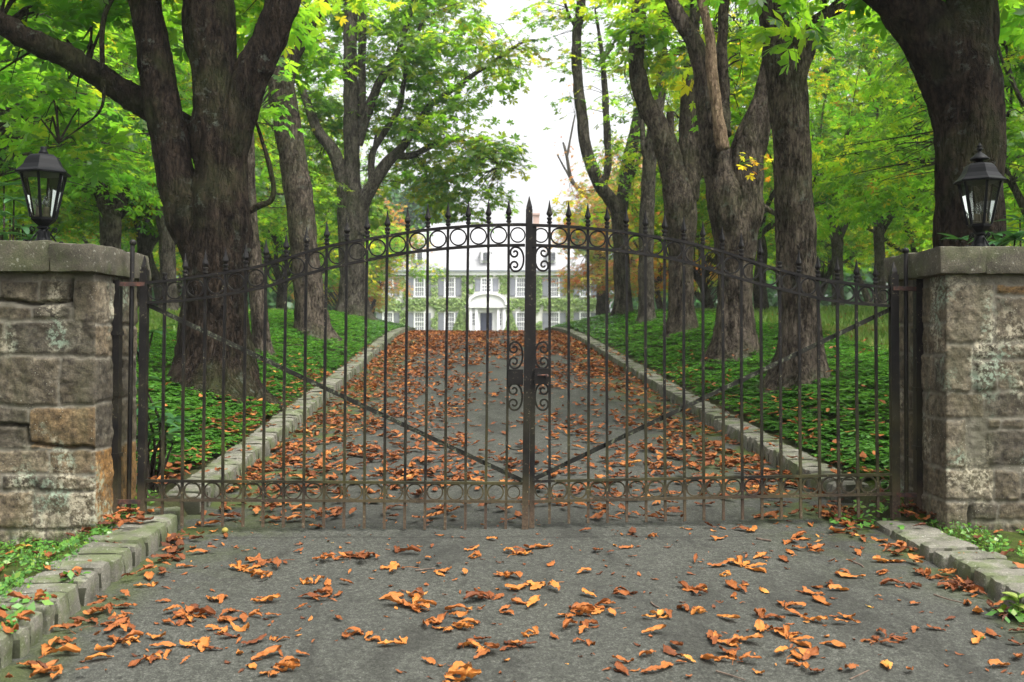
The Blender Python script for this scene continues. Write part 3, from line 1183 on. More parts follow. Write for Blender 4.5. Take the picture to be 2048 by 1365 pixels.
UP_L = [(292, 566), (330, 563), (411, 552), (488, 540), (530, 530), (575, 517), (654, 494), (734, 479), (816, 466), (856, 460), (938, 453), (1018, 450), (1053, 450)]
LO_L = [(292, 606), (330, 604), (372, 601), (450, 590), (532, 574), (575, 560), (654, 538), (734, 521), (816, 506), (899, 497), (978, 492), (1050, 491)]
UP_R = [(1062, 451), (1100, 452), (1138, 454), (1215, 461), (1295, 472), (1372, 485), (1449, 505), (1487, 518), (1561, 541), (1638, 559), (1674, 564), (1730, 571), (1786, 576)]
LO_R = [(1062, 491), (1100, 492), (1215, 500), (1295, 510), (1372, 525), (1449, 549), (1500, 563), (1561, 579), (1638, 597), (1674, 603), (1730, 609), (1786, 613)]


def smooth2(pts, n=60):
    c = catmull(np.array([(p[0], p[1], 0) for p in pts], dtype=float), 14.0)
    return [(a[0], a[1]) for a in c]


def ycurve(pts, x):
    xs, ys = zip(*smooth2(pts))
    return float(np.interp(x, xs, ys))


def finial_at(px, py_base, mb, tall):
    """spear point on a collar; py_base = top of the bar, heights in photo pixels"""
    c = GP(px, py_base)
    k = 5.6 / F
    mb.lathe((c.x, c.y, c.z), [(3.0 * k, -9 * k), (5.4 * k, -8 * k), (5.4 * k, -5 * k), (4 * k, -4 * k), (4 * k, -1 * k), (5.6 * k, 0), (5.6 * k, 3 * k), (3.2 * k, 4 * k)], 8, .3)
    if tall:
        mb.lathe((c.x, c.y, c.z), [(2.6 * k, 3 * k), (2.8 * k, 5 * k), (6.2 * k, 10 * k), (6.2 * k, 12 * k), (3.6 * k, 20 * k), (1.8 * k, 30 * k), (.5 * k, 38 * k)], 4, math.pi / 4 * 0)


def scroll_pts(cx, cy, w, h, face):
    """two curls joined by a bow; face = +1 when the bow bulges to the right"""
    hw, hh = w / 2, h / 2
    R = hh * .40
    ex, ey = -hw + R, -hh + R + hh * .12      # eye of the upper curl
    up = []
    for k in range(26):                       # winds outwards: ends at the top, heading right
        t = k / 25
        a = math.radians(90 + 430 * (1 - t))
        r = R * (.22 + .78 * t)
        up.append((ex + r * math.cos(a), ey - r * math.sin(a) * (1.0 + .15 * t)))
    x0, y0 = up[-1]
    bow = []
    for k in range(1, 20):
        a = math.radians(90 - 180 * k / 20)
        bow.append((x0 + (hw - x0) * math.cos(a) ** .8, y0 * math.sin(a)))
    low = [(x, -y) for x, y in up[::-1]]
    return [(cx + face * x, cy + y) for x, y in up + bow + low]


def gate_leaf(side):
    lab = ('black iron gate leaf with the tall pointed closing post and a plain lock plate' if side < 0 else
           'black iron gate leaf with the rusty lock box and bolt knob')
    base = GP(284, 1050) if side < 0 else GP(1791, 1036)
    root = empty('gate_leaf', base, lab, 'gate', 'iron driveway gate leaves')
    if side < 0:
        UP, LO = UP_L, LO_L
        tops = [330 + 40.45 * i for i in range(18)]
        def bx(x):
            return x - 6.3
        def bot(x):
            return 1052 + (x - 324) / 690 * 9
        b1 = [(284, 962), (1048, 967)]
        b2 = [(284, 1000), (1048, 1003.5)]
        tip = {0: None}
        stile = [(289.5, 540), (283.5, 1054)]
        sw = 7.2
        close = [(1058.5, 420), (1050, 1063)]
    else:
        UP, LO = UP_R, LO_R
        tops = [1099 + 38.35 * i for i in range(18)]
        def bx(x):
            return x + (x - 1099) / 651 * 5
        def bot(x):
            return 1048 - (x - 1099) / 651 * 14
        b1 = [(1066, 963), (1790, 949)]
        b2 = [(1066, 1003), (1790, 988)]
        tip = {12: None}
        stile = [(1787, 550), (1790.5, 1038)]
        sw = 8.0
        close = [(1068, 452), (1063.5, 1056)]
    iron = M['iron']
    # hinge stile with its pointed top
    m = MB()
    strip(m, [stile[0], stile[1]], sw, .042)
    c0 = GP(*stile[0])
    k = 5.6 / F
    m.lathe((c0.x, c0.y, c0.z), [(sw * k * 1.0, -2 * k), (sw * k * 1.0, 6 * k), (1.0 * k, 27 * k)], 4, math.pi / 4, 1.0)
    m.build('hinge_stile', iron, root)
    # meeting stile
    m = MB()
    if side < 0:
        strip(m, close, 6.6, .045)
        c0 = GP(*close[0])
        m.lathe((c0.x, c0.y, c0.z), [(8.4 * k, -3 * k), (8.4 * k, 5 * k), (.8 * k, 27 * k)], 4, math.pi / 4)
    else:
        strip(m, close, 5.2, .040, off=.012)
    m.build('closing_stile', iron, root)
    for pts in (UP, LO):
        m = MB()
        strip(m, smooth2(pts), 2.7, .026, off=0)
        m.build('arched_rail', iron, root)
    for pts in (b1, b2):
        m = MB()
        strip(m, pts, 2.6, .026)
        m.build('bottom_rail', iron, root)
    # bars with spear points
    for i, x in enumerate(tops):
        yu = ycurve(UP, x)
        topy = yu - 13
        m = MB()
        wob = random.uniform(-1.5, 1.5)
        mid = ((x + bx(x)) / 2 + wob, (topy + bot(x)) / 2)
        strip(m, [(x, topy), mid, (bx(x), bot(x))], 2.6, .015, off=-.002 if i % 2 else .002)
        bar_o = m.build('bar', iron, root)
        f = MB()
        finial_at(x, topy, f, i not in tip)
        f.build('finial', iron, bar_o)
    # rings between the rails
    ring_me = None

    def ring(cx, cy, r):
        nonlocal ring_me
        p = GP(cx, cy)
        if ring_me is None:
            mb = MB()
            strip(mb, [(cx + r * math.cos(a), cy + r * math.sin(a)) for a in np.linspace(0, 2 * math.pi, 28, endpoint=False)], 1.3, .012, closed=True)
            mb.v = [tuple(Vector(v) - p) for v in mb.v]
            ring_me = bpy.data.meshes.new('ring')
            ring_me.from_pydata(mb.v, [], mb.f)
            ring_me.materials.append(iron)
            ring_me.update()
            ring.r0 = r
        o = link('ring', ring_me, None, root, p - root.location)
        o.scale = (r / ring.r0,) * 3

    xs = [stile[0][0] + 5] + tops + [close[0][0] - 5] if side < 0 else [close[0][0] - 3] + tops + [stile[0][0] - 5]
    for a, b in zip(xs[:-1], xs[1:]):
        c = (a + b) / 2
        cy = (ycurve(UP, c) + ycurve(LO, c)) / 2
        ring(c, cy, min((b - a) / 2 - 3.2, 16.5))
    xb = [stile[1][0] + 7] + [bx(t) for t in tops] + [close[1][0] - 7] if side < 0 else [close[1][0] + 4] + [bx(t) for t in tops] + [stile[1][0] - 8]
    for a, b in zip(xb[:-1], xb[1:]):
        c = (a + b) / 2
        cy = (np.interp(c, [b1[0][0], b1[1][0]], [b1[0][1], b1[1][1]]) + np.interp(c, [b2[0][0], b2[1][0]], [b2[0][1], b2[1][1]])) / 2
        ring(c, cy, min((b - a) / 2 - 3.2, 16.0))
    # diagonal brace behind the bars
    m = MB()
    strip(m, [(294, 610), (1044, 962)] if side < 0 else [(1784, 618), (1070, 958)], 4.4, .007, off=.013)
    m.build('brace', M['brace'], root)
    # scrolls beside the closing stile
    if side < 0:
        for cy, h in ((519, 52), (711, 56), (794, 57)):
            cx = 1033.5 - (cy - 500) * .011
            m = MB()
            strip(m, scroll_pts(cx, cy, 28, h, 1), 1.9, .014)
            m.build('scroll', iron, root)
        m = MB()
        strip(m, [(1031, 739), (1031, 770)], 15.5, .012, off=-.012)
        m.build('lock_plate', iron, root)
        m = MB()
        pts = [GP(1012, 884, -.012), GP(1014, 890, -.03), GP(1022, 896, -.045), GP(1034, 898, -.045), GP(1044, 897, -.02)]
        m.tube(catmull([tuple(p) for p in pts], .01), .0042, 6)
        m.build('pull_handle', iron, root, True)
    else:
        for cy, h in ((518, 52), (711, 56), (794, 57)):
            m = MB()
            strip(m, scroll_pts(1084, cy, 28, h, -1), 1.9, .014)
            m.build('scroll', iron, root)
        m = MB()
        strip(m, [(1084, 737), (1084, 768)], 15.0, .030, off=-.012)
        lk = m.build('lock_box', M['iron'], root)
        m = MB()
        a = GP(1075, 751, -.035)
        b = GP(1093, 750, -.035)
        m.tube([a, b], [.0045, .0045], 8)
        m.lathe((b.x, b.y - .006, b.z - .008), [(.003, -.008), (.009, -.004), (.010, .002), (.009, .010), (.003, .014)], 10)
        m.tube([GP(1093, 750, -.028), GP(1093, 750, -.048)], [.006, .006], 8)
        m.build('bolt_knob', M['rust'], lk, True)
    return root


gate_leaf(-1)
gate_leaf(1)


def gate_post(side):
    lab = ('black mounting bar and ball topped pivot rod fixed to the cracked pillar' if side < 0 else
           'black mounting bar and ball topped pivot rod fixed to the pale stone pillar')
    if side < 0:
        bar_t, bar_b = (236, 560), (232, 1046)
        rod_t, rod_b, ball = (265, 492), (257, 1047), (266, 486)
        straps = [((238, 569), (292, 569)), ((233, 1003), (284, 1003))]
        bw = 6.2
    else:
        bar_t, bar_b = (1836, 559), (1837, 1027)
        rod_t, rod_b, ball = (1811.5, 508), (1813, 1036), (1811.5, 502)
        straps = [((1835, 579), (1784, 577)), ((1837, 990), (1790, 989))]
        bw = 7.0
    root = empty('gate_post', GP(*bar_b), lab, 'gate hardware', 'pivot posts of the gate')
    m = MB()
    strip(m, [bar_t, bar_b], bw, .05, off=.0)
    for f in (.22, .47, .72):
        q = (bar_t[0] + (bar_b[0] - bar_t[0]) * f, bar_t[1] + (bar_b[1] - bar_t[1]) * f)
        strip(m, [(q[0] - bw - 2.5, q[1]), (q[0] + bw + 2.5, q[1])], 4.0, .062, off=0)
    m.build('mounting_bar', M['iron'], root)
    # lugs that run from the bar into the masonry
    sx = -1 if side < 0 else 1
    for f in (.16, .8):
        q = GP(bar_t[0] + (bar_b[0] - bar_t[0]) * f, bar_t[1] + (bar_b[1] - bar_t[1]) * f)
        l = MB()
        l.box((q.x, q.y - .012, q.z - .012), (q.x + sx * .14, q.y + .012, q.z + .012))
        l.build('wall_lug', M['iron'], root)
    m = MB()
    m.tube([GP(*rod_t), GP(*rod_b)], [.0125, .0125], 10)
    rod = m.build('pivot_rod', M['iron'], root, True)
    m = MB()
    c = GP(*ball)
    rr = .019
    m.lathe((c.x, c.y, c.z), [(.004, -.026), (.009, -.022)] + [(rr * math.cos(t), rr * math.sin(t)) for t in np.linspace(-1.1, 1.55, 9)], 14)
    m.build('ball', M['iron'], rod, True)
    for a, b in straps:
        m = MB()
        strip(m, [a, b], 4.2, .012, off=-.018)
        m.build('hinge_strap', M['rust'], root)
    return root


gate_post(-1)
gate_post(1)

# ------------------------------------------------------------------ the house behind the crest
HD = 92.0


def house():
    org = P(973, 668, HD)
    root = empty('country_house', org, 'white ivy covered country house with slate roof and dark shutters beyond the drive', 'house')
    s = HD / F

    def HP(px, py, dy=0.0):
        return Vector(((px - 1024) * s, HD + dy, CAMZ + (682.5 - py) * s))

    def hb(mb, x0, x1, y0, y1, f, b):
        """box from photo pixels of the facade plane; f / b = metres in front of / behind it"""
        p, q = HP(x0, y1, -f), HP(x1, y0, b)
        mb.box(p, q)
        return mb

    L, R = 752, 1194
    EAVE, BASE = 546, 676
    m = MB()
    hb(m, L, R, EAVE, BASE, 0, 11)
    m.build('wall', M['housewall'], root)
    # roof
    m = MB()
    ov = 8
    z0, zr = HP(0, EAVE - 2).z, HP(0, 433).z
    y0, y1, ym = HD - .45, HD + 11.45, HD + 5.5
    xl, xr = HP(L - ov, 0).x, HP(R + ov, 0).x
    rl, rr = HP(852, 0).x, HP(1096, 0).x
    m.add([(xl, y0, z0), (xr, y0, z0), (xr, y1, z0), (xl, y1, z0), (rl, ym, zr), (rr, ym, zr)],
          [(0, 1, 5, 4), (1, 2, 5), (2, 3, 4, 5), (3, 0, 4), (3, 2, 1, 0)])
    roof = m.build('roof', M['roof'], root)
    for cx, w, ty, bb, dep in ((1075, 13, 414, 470, 5.5),):
        c = MB()
        hb(c, cx - w / 2, cx + w / 2, ty, bb, -(dep - .6), dep + .6)
        hb(c, cx - w / 2 - 1.2, cx + w / 2 + 1.2, ty - .5, ty + 3, -(dep - .75), dep + .75)
        c.build('chimney', M['brick'], roof)
    m = MB()
    hb(m, L - 7, R + 7, 541, 544.5, .5, .1)
    m.build('gutter', M['gutter'], root)
    m = MB()
    hb(m, L - 5, R + 5, 544.6, 551, .3, 0)
    m.build('cornice', M['white'], root)

    def window(cx, w, y0, y1, front=0.0, cols=4, rows=4, par=root, sill=True):
        f = MB()
        x0, x1 = cx - w / 2, cx + w / 2
        t = 2.6
        hb(f, x0 - t, x0, y0 - t, y1, front + .12, .02)
        hb(f, x1, x1 + t, y0 - t, y1, front + .12, .02)
        hb(f, x0, x1, y0 - t, y0, front + .12, .02)
        if sill:
            hb(f, x0 - t - 1, x1 + t + 1, y1, y1 + 2.2, front + .2, .02)
        else:
            hb(f, x0, x1, y1 - 1, y1, front + .12, .02)
        mh = (y0 + y1) / 2
        hb(f, x0, x1, mh - .8, mh + .8, front + .09, 0)
        for k in range(1, cols):
            x = x0 + (x1 - x0) * k / cols
            hb(f, x - .38, x + .38, y0, mh - .8, front + .07, 0)
            hb(f, x - .38, x + .38, mh + .8, y1 - 1, front + .07, 0)
        for k in range(1, rows):
            if k * 2 == rows:
                continue
            y = y0 + (y1 - y0) * k / rows
            hb(f, x0, x1, y - .38, y + .38, front + .06, 0)
        fo = f.build('window', M['white'], par)
        g = MB()
        hb(g, x0, x1, y0, y1, front + .035, 0)
        g.build('pane', M['house_glass'], fo)
        return fo

    def shutter(x0, x1, y0, y1):
        f = MB()
        hb(f, x0, x1, y0, y1, .09, 0)
        hb(f, x0 + 1.2, x1 - 1.2, y0 + 1.5, (y0 + y1) / 2 - .8, .11, 0)
        hb(f, x0 + 1.2, x1 - 1.2, (y0 + y1) / 2 + .8, y1 - 1.5, .11, 0)
        f.build('shutter', M['shutter'], root)

    bays = [776, 839, 899.5, 973, 1042.5, 1108, 1170]
    for i, cx in enumerate(bays):
        w = 17.0 if i != 3 else 17.5
        y0, y1 = (557, 593) if i != 3 else (558, 583.5)
        window(cx, w, y0, y1, 0, 4, 4)
        g = 3.0
        shutter(cx - w / 2 - g - 11.5, cx - w / 2 - g, y0, y1)
        shutter(cx + w / 2 + g, cx + w / 2 + g + 11.5, y0, y1)
        if i != 3:
            window(cx, w, 626.5, 662, 0, 4, 4)
            shutter(cx - w / 2 - g - 11.5, cx - w / 2 - g, 626.5, 664)
            shutter(cx + w / 2 + g, cx + w / 2 + g + 11.5, 626.5, 664)
    # dormers
    for cx in (839.5, 971, 1106):
        d = MB()
        hb(d, cx - 11, cx + 11, 503, 530, -.55, 4.2)
        x0, x1 = HP(cx - 13, 0).x, HP(cx + 13, 0).x
        n = 8
        V, Fs = [], []
        for yy in (HD + .35, HD + 4.8):
            for k in range(n + 1):
                t = k / n
                V.append((x0 + (x1 - x0) * t, yy, HP(0, 503).z + math.sin(math.pi * t) * .36))
        for k in range(n):
            Fs.append((k, k + 1, n + 2 + k, n + 1 + k))
        Fs.append(tuple(range(n, -1, -1)))
        Fs.append(tuple(range(n + 1, 2 * n + 2)))
        Fs.append((0, n + 1, 2 * n + 1, n))
        d.add(V, Fs)
        do = d.build('dormer', M['white'], root)
        window(cx, 10.5, 505, 521, -.52, 4, 4, do, False)
    # portico with curved pediment
    m = MB()
    hb(m, 938, 1013, 611, 617, 1.75, 0)
    for x in (940, 951.5, 994.5, 1006):
        hb(m, x, x + 5.5, 617, 672, 1.6, .0)
    hb(m, 943, 951.5, 617, 627, 1.2, 0)
    hb(m, 1000, 1006, 617, 627, 1.2, 0)
    hb(m, 957, 994.5, 617, 626.4, 1.2, 0)
    hb(m, 942, 952, 652, 672, 1.2, 0)
    hb(m, 1000, 1010, 652, 672, 1.2, 0)
    n = 16
    cx = 975.5
    for (r0, h0, f0, f1) in ((36.5, 21, 1.72, 0), (39, 24.5, 1.9, 1.5)):
        V, Fs = [], []
        for dy in (-f0, -f1):
            for k in range(n + 1):
                t = k / n * math.pi
                V.append(tuple(HP(cx - r0 * math.cos(t), 611.3 - h0 * math.sin(t) ** .8, dy)))
        if f1 == 0:
            Fs.append(tuple(range(n, -1, -1)))
        else:
            for dy in (-f0, -f1):
                for k in range(n + 1):
                    t = k / n * math.pi
                    V.append(tuple(HP(cx - (r0 - 4) * math.cos(t), 611.3 - (h0 - 4) * math.sin(t) ** .8, dy)))
            o = 2 * (n + 1)
            for k in range(n):
                Fs.append((k, o + k, o + k + 1, k + 1))
                Fs.append((o + k, o + n + 1 + k, o + n + 2 + k, o + k + 1))
        for k in range(n):
            Fs.append((k, k + 1, n + 2 + k, n + 1 + k))
        m.add(V, Fs)
    m.build('portico', M['white'], root)
    d = MB()
    hb(d, 962, 984, 627, 672, 1.05, 0)
    for (a, b) in ((964.5, 972), (974, 981.5)):
        for (c, e) in ((630, 641), (643, 654), (656, 669)):
            hb(d, a, b, c, e, 1.09, 0)
    d.build('door', M['door'], root)
    for cx in (947.2, 998.2 + 1.5):
        window(cx, 6.0, 628, 652, 1.12, 2, 4, root, False)
    m = MB()
    hb(m, 985, 994, 626.5, 672, 1.1, 0)
    hb(m, 957, 961, 626.5, 672, 1.1, 0)
    m.build('door_frame', M['white'], root)
    # ivy: leaves hugging the wall, trimmed round the openings
    r = np.random.default_rng(5)
    n = 26000
    px = r.uniform(L, R, n)
    py = r.uniform(551, 676, n)
    keep = np.ones(n, bool)
    for i, cx in enumerate(bays):
        keep &= ~((np.abs(px - cx) < 24.5) & (py > 554) & (py < (598 if i != 3 else 589)))
        if i != 3:
            keep &= ~((np.abs(px - cx) < 24.5) & (py > 622) & (py < 669))
    keep &= ~((np.abs(px - 975.5) < 39) & (py > 588))
    dens = fbm(np.stack([px / 22, py / 22, px * 0], -1), 3, 4)
    keep &= dens > -.28 - .12 * (py < 610)
    px, py = px[keep], py[keep]
    n = len(px)
    C = np.stack([(px - 1024) * s, HD - r.uniform(.03, .30, n), CAMZ + (682.5 - py) * s], -1)
    V, Q = leaf_quads(C, r.uniform(.16, .30, n), r, np.array([0, -1.0, .35]), .8)
    nb = NP()
    nb.add(V, Q, np.clip(.5 + .5 * np.repeat(dens[keep], 1) + r.uniform(-.3, .3, n), 0, 1))
    iv = nb.build('ivy', M['ivy'], root)
    iv['kind'] = 'stuff'
    # clipped conical shrubs beside the porch
    for cx, lab in ((921, 'clipped conical shrub just left of the house porch'), (1021, 'clipped conical shrub just right of the house porch, nearest the gate closing post')):
        b = HP(cx, 672, -1.3)
        sh = empty('conical_shrub', b, lab, 'shrub', 'conical shrubs by the porch')
        n = 4200
        h = r.uniform(0, 1, n) ** 1.35
        rad = (1 - h) * .82 * np.sqrt(r.uniform(.45, 1, n))
        a = r.uniform(0, 6.283, n)
        C = np.array(tuple(b)) + np.stack([rad * np.cos(a), rad * np.sin(a), .15 + h * 2.25], -1)
        V, Q = leaf_quads(C, r.uniform(.09, .16, n), r, None, 1)
        nb = NP()
        nb.add(V, Q, r.uniform(0, 1, n))
        nb.build('foliage', M['ivy'], sh)
        t = MB()
        t.lathe(tuple(b), [(.08, -.2), (.06, 1.2), (.02, 2.1)], 8)
        t.build('stem', M['bark'], sh)


def leaf_quads(C, size, r, nrm=None, spread=1.0):
    """one kite-shaped quad per centre, random orientation (around nrm if given)"""
    n = len(C)
    N_ = r.normal(size=(n, 3)) * spread
    if nrm is not None:
        N_ = N_ * .6 + nrm
    N_ /= np.linalg.norm(N_, axis=1)[:, None]
    A = np.cross(N_, r.normal(size=(n, 3)))
    A /= np.linalg.norm(A, axis=1)[:, None] + 1e-9
    B = np.cross(N_, A)
    size = np.broadcast_to(size, (n,))[:, None]
    V = np.stack([C - A * size * .5, C + B * size * .32 + A * size * .08, C + A * size * .55, C - B * size * .32 + A * size * .08], 1).reshape(-1, 3)
    Q = np.arange(4 * n).reshape(n, 4)
    return V, Q


house()

# ------------------------------------------------------------------ trees
def palmate(C, H, Nn, size, r, nl=6):
    """compound leaves: centres C, heading H, normal Nn, size per leaf -> kite quads"""
    n = len(C)
    H = H - Nn * (H * Nn).sum(1)[:, None]
    H /= np.linalg.norm(H, axis=1)[:, None] + 1e-9
    S = np.cross(Nn, H)
    ang = np.linspace(-1.9, 1.9, nl)[None, :] + r.normal(size=(n, nl)) * .12
    L = size[:, None] * (1.0 - .28 * (np.abs(ang) / 1.9) ** 1.5) * r.uniform(.85, 1.1, (n, nl))
    D = H[:, None, :] * np.cos(ang)[..., None] + S[:, None, :] * np.sin(ang)[..., None]
    W = -H[:, None, :] * np.sin(ang)[..., None] + S[:, None, :] * np.cos(ang)[..., None]
    dr = r.uniform(.1, .5, (n, nl))[..., None]
    c = C[:, None, :]
    tip = c + D * L[..., None] - Nn[:, None, :] * dr * L[..., None] * .7
    mid = c + D * (L * .62)[..., None] - Nn[:, None, :] * dr * L[..., None] * .22
    hw = (L * .2)[..., None]
    dip = -Nn[:, None, :] * hw * .35
    V = np.stack([np.broadcast_to(c, tip.shape), mid + W * hw + dip, tip, mid - W * hw + dip], 2).reshape(-1, 3)
    Q = np.arange(4 * n * nl).reshape(n * nl, 4)
    return V, Q


def crown(blobs, r, leaf=.19, per=15, rs=.5, nl=6, hue=.35, hvar=.28, skel=None, twig=None):
    """sprays of compound leaves through ellipsoids (cx,cy,cz,rx,ry,rz,n[,hue])"""
    nb = NP()
    cents = []
    for b in blobs:
        c, R, n = np.array(b[:3]), np.array(b[3:6]), int(b[6])
        hb = b[7] if len(b) > 7 else hue
        q = r.normal(size=(n, 3))
        q /= np.linalg.norm(q, axis=1)[:, None]
        q *= r.uniform(.15, 1, (n, 1)) ** .45
        sc = c + q * R
        cents.append(sc)
        k = per
        rad = rs * r.uniform(.7, 1.3, (n, 1)) * np.sqrt(r.uniform(.02, 1, (n, k)))
        a = r.uniform(0, 6.283, (n, k))
        out = q * np.array([1, 1, .3])
        out /= np.linalg.norm(out, axis=1)[:, None] + 1e-9
        tilt = r.normal(size=(n, 3)) * .28 + out * .28 + np.array([0, 0, 1])
        tilt /= np.linalg.norm(tilt, axis=1)[:, None]
        e1 = np.cross(tilt, np.array([1.0, .2, 0]))
        e1 /= np.linalg.norm(e1, axis=1)[:, None]
        e2 = np.cross(tilt, e1)
        off = e1[:, None, :] * (rad * np.cos(a))[..., None] + e2[:, None, :] * (rad * np.sin(a))[..., None]
        C = sc[:, None, :] + off - tilt[:, None, :] * (rad ** 2 * .7)[..., None] + r.normal(size=(n, k, 3)) * .07
        H = off + r.normal(size=(n, k, 3)) * .15 + out[:, None, :] * .15
        Nn = tilt[:, None, :] + off * .55 + r.normal(size=(n, k, 3)) * .25
        Nn /= np.linalg.norm(Nn, axis=2)[..., None]
        t = hb + r.normal(size=(n, 1)) * hvar * .6 + r.normal(size=(n, k)) * hvar * .5
        V, Q = palmate(C.reshape(-1, 3), H.reshape(-1, 3), Nn.reshape(-1, 3), (leaf * r.uniform(.65, 1.2, n * k)), r, nl)
        nb.add(V, Q, np.repeat(np.clip(t.ravel(), 0, 1), nl))
    if skel is not None and twig is not None and len(skel):
        for sc in cents:
            for p in sc:
                d = np.linalg.norm(skel - p, axis=1)
                d = d + np.clip(skel[:, 2] - p[2], 0, 99) * .6
                i = int(np.argmin(d))
                L = np.linalg.norm(skel[i] - p)
                if L < .12 or L > 4.5:
                    continue
                m1 = skel[i] * .6 + p * .4 + np.array([0, 0, .12 * L]) + r.normal(size=3) * .06 * L
                pts = catmull(np.vstack([skel[i], m1, p]), max(.12, L / 5))
                V, Q = sweep(pts, np.linspace(.006 + .0055 * L, .003, len(pts)), 5)
                twig.add(V, Q, 0)
    return nb


def limb_mesh(nb, pts, rad, n, rough, seed, step, ridge):
    c = catmull(np.column_stack([pts, rad]), step)
    V, Q = sweep(c[:, :3], np.maximum(c[:, 3], .003), n, rough, seed, ridge)
    nb.add(V, Q, 0)
    return c


def px_tree(name, label, d, limbs, blobs, bark, leafmat=None, seed=1, nseg=20, group=None, rough=.16, ridge=.012, step=.06, leaf=.165, per=18, rs=.5, hue=.38, hvar=.3, nl=6, extra=None, twigs=True, thin=1.0):
    """tree traced limb by limb: limbs = [[(px, py, width_px[, depth offset])...]...], blobs = [(px,py,rpx,rpy,ddepth,rdepth,n[,hue])]"""
    r = np.random.default_rng(seed)
    bx, by = limbs[0][0][0], limbs[0][0][1]
    b = P(bx, by, d)
    b.z = float(gz(b.x, b.y)) - .05
    root = empty(name, b, label, 'tree', group)
    nb = NP()
    skel = []
    for k, lm in enumerate(limbs):
        pts, rad = [], []
        for q in lm:
            dd = d + (q[3] if len(q) > 3 else 0)
            pts.append(tuple(P(q[0], q[1], dd)))
            rad.append(q[2] / 2 / F * dd * thin)
        if k == 0:       # root flare into the soil
            p0 = np.array(pts[0])
            pts.insert(0, (p0[0], p0[1], float(gz(p0[0], p0[1])) - .25))
            rad.insert(0, rad[0] * 1.15)
        c = limb_mesh(nb, np.array(pts), np.array(rad), nseg if max(rad) > .05 else 10, rough, seed * 31 + k, step, ridge if max(rad) > .06 else ridge * .3)
        if k == 0:       # buttressed root flare
            V = nb.V[-1]
            ax = np.array(pts[1])
            hgt = V[:, 2] - (pts[0][2] + .25)
            off = V[:, :2] - ax[:2]
            an = np.arctan2(off[:, 1], off[:, 0])
            lob = .5 + .5 * np.sin(an * 4 + seed) * np.cos(an * 3 + seed * 2)
            f = np.clip(1 - hgt / (rad[1] * 2.6), 0, 1.25) ** 2.2
            V[:, :2] = ax[:2] + off * (1 + f * (.10 + .34 * lob))[:, None]
        skel.append(c[:, :3][(c[:, 3] < .16)] if k else c[-3:, :3])
    skel = np.vstack(skel)
    wb = []
    for q in blobs:
        dd = d + q[4]
        c = P(q[0], q[1], dd)
        wb.append((c.x, c.y, c.z, q[2] / F * dd, q[5], q[3] / F * dd, q[6]) + tuple(q[7:]))
    cr = crown(wb, r, leaf, per, rs, nl, hue, hvar, skel, nb if twigs else None) if wb else None
    for V, Q, m_ in (extra or []):
        nb.add(V, Q, 0)
    nb.build('trunk', M[bark], root, True)
    if cr is not None:
        cr.build('crown', M[leafmat or 'leaf'], root)
    return root


AV = 'chestnut trees along the drive'
# great forked tree on the near left
dL1 = GD(430, 795)
px_tree('chestnut_tree', 'great dark chestnut with three heavy limbs, nearest the drive behind the left gate leaf', dL1,
        [[(430, 800, 205), (430, 775, 172), (430, 735, 152), (430, 650, 135), (433, 560, 128), (440, 480, 126), (442, 400, 118), (440, 330, 108), (436, 260, 106), (432, 200, 100), (426, 130, 100), (421, 50, 104), (418, -30, 98), (415, -160, 80)],
         [(424, 620, 60), (414, 560, 76), (395, 480, 86), (372, 420, 86), (350, 340, 80), (326, 220, 74), (307, 110, 70), (291, 0, 66), (278, -90, 58), (262, -220, 45)],
         [(444, 430, 66), (452, 330, 84), (470, 240, 84), (498, 160, 76), (528, 100, 70), (552, 45, 66), (567, 0, 64), (582, -80, 58), (600, -200, 46)],
         [(425, 330, 60, .0), (398, 285, 60, .2), (360, 252, 58, .3), (277, 202, 54, .3), (205, 156, 52, .2), (128, 112, 51, 0), (60, 80, 50, -.2), (0, 48, 50, -.3), (-120, -10, 44, -.6)],
         [(495, 425, 16), (518, 412, 15), (540, 403, 12), (548, 380, 11), (541, 340, 11), (530, 300, 10), (518, 262, 9), (508, 230, 7)],
         [(205, 140, 12), (204, 70, 11), (212, 22, 9), (235, -20, 7)],
         [(206, 160, 12), (206, 205, 7), (192, 232, 5), (160, 256, 4), (118, 286, 3)]],
        [(120, 20, 190, 70, 1.0, 1.2, 16), (40, 180, 110, 70, 2.2, 1.0, 12), (240, -90, 240, 90, .5, 1.6, 36), (480, -80, 200, 70, 1.0, 1.5, 28), (330, 40, 40, 60, 1.5, .5, 3), (520, 30, 60, 40, 1.5, .8, 4), (150, 270, 70, 50, 1.4, .6, 6), (455, 40, 50, 40, 2.5, .6, 3)],
        'bark_dark', seed=3, nseg=72, rough=.15, ridge=.032, step=.03, hue=.25, thin=.94)
px_tree('chestnut_tree', 'slim dark chestnut stem half hidden behind the great three limbed trunk', GD(525, 716),
        [[(526, 718, 44), (524, 690, 38), (519, 640, 35), (512, 560, 32), (504, 480, 30), (498, 380, 28), (495, 250, 24)]], [(520, 150, 60, 60, .6, .8, 5)], 'bark', seed=4, nseg=20)
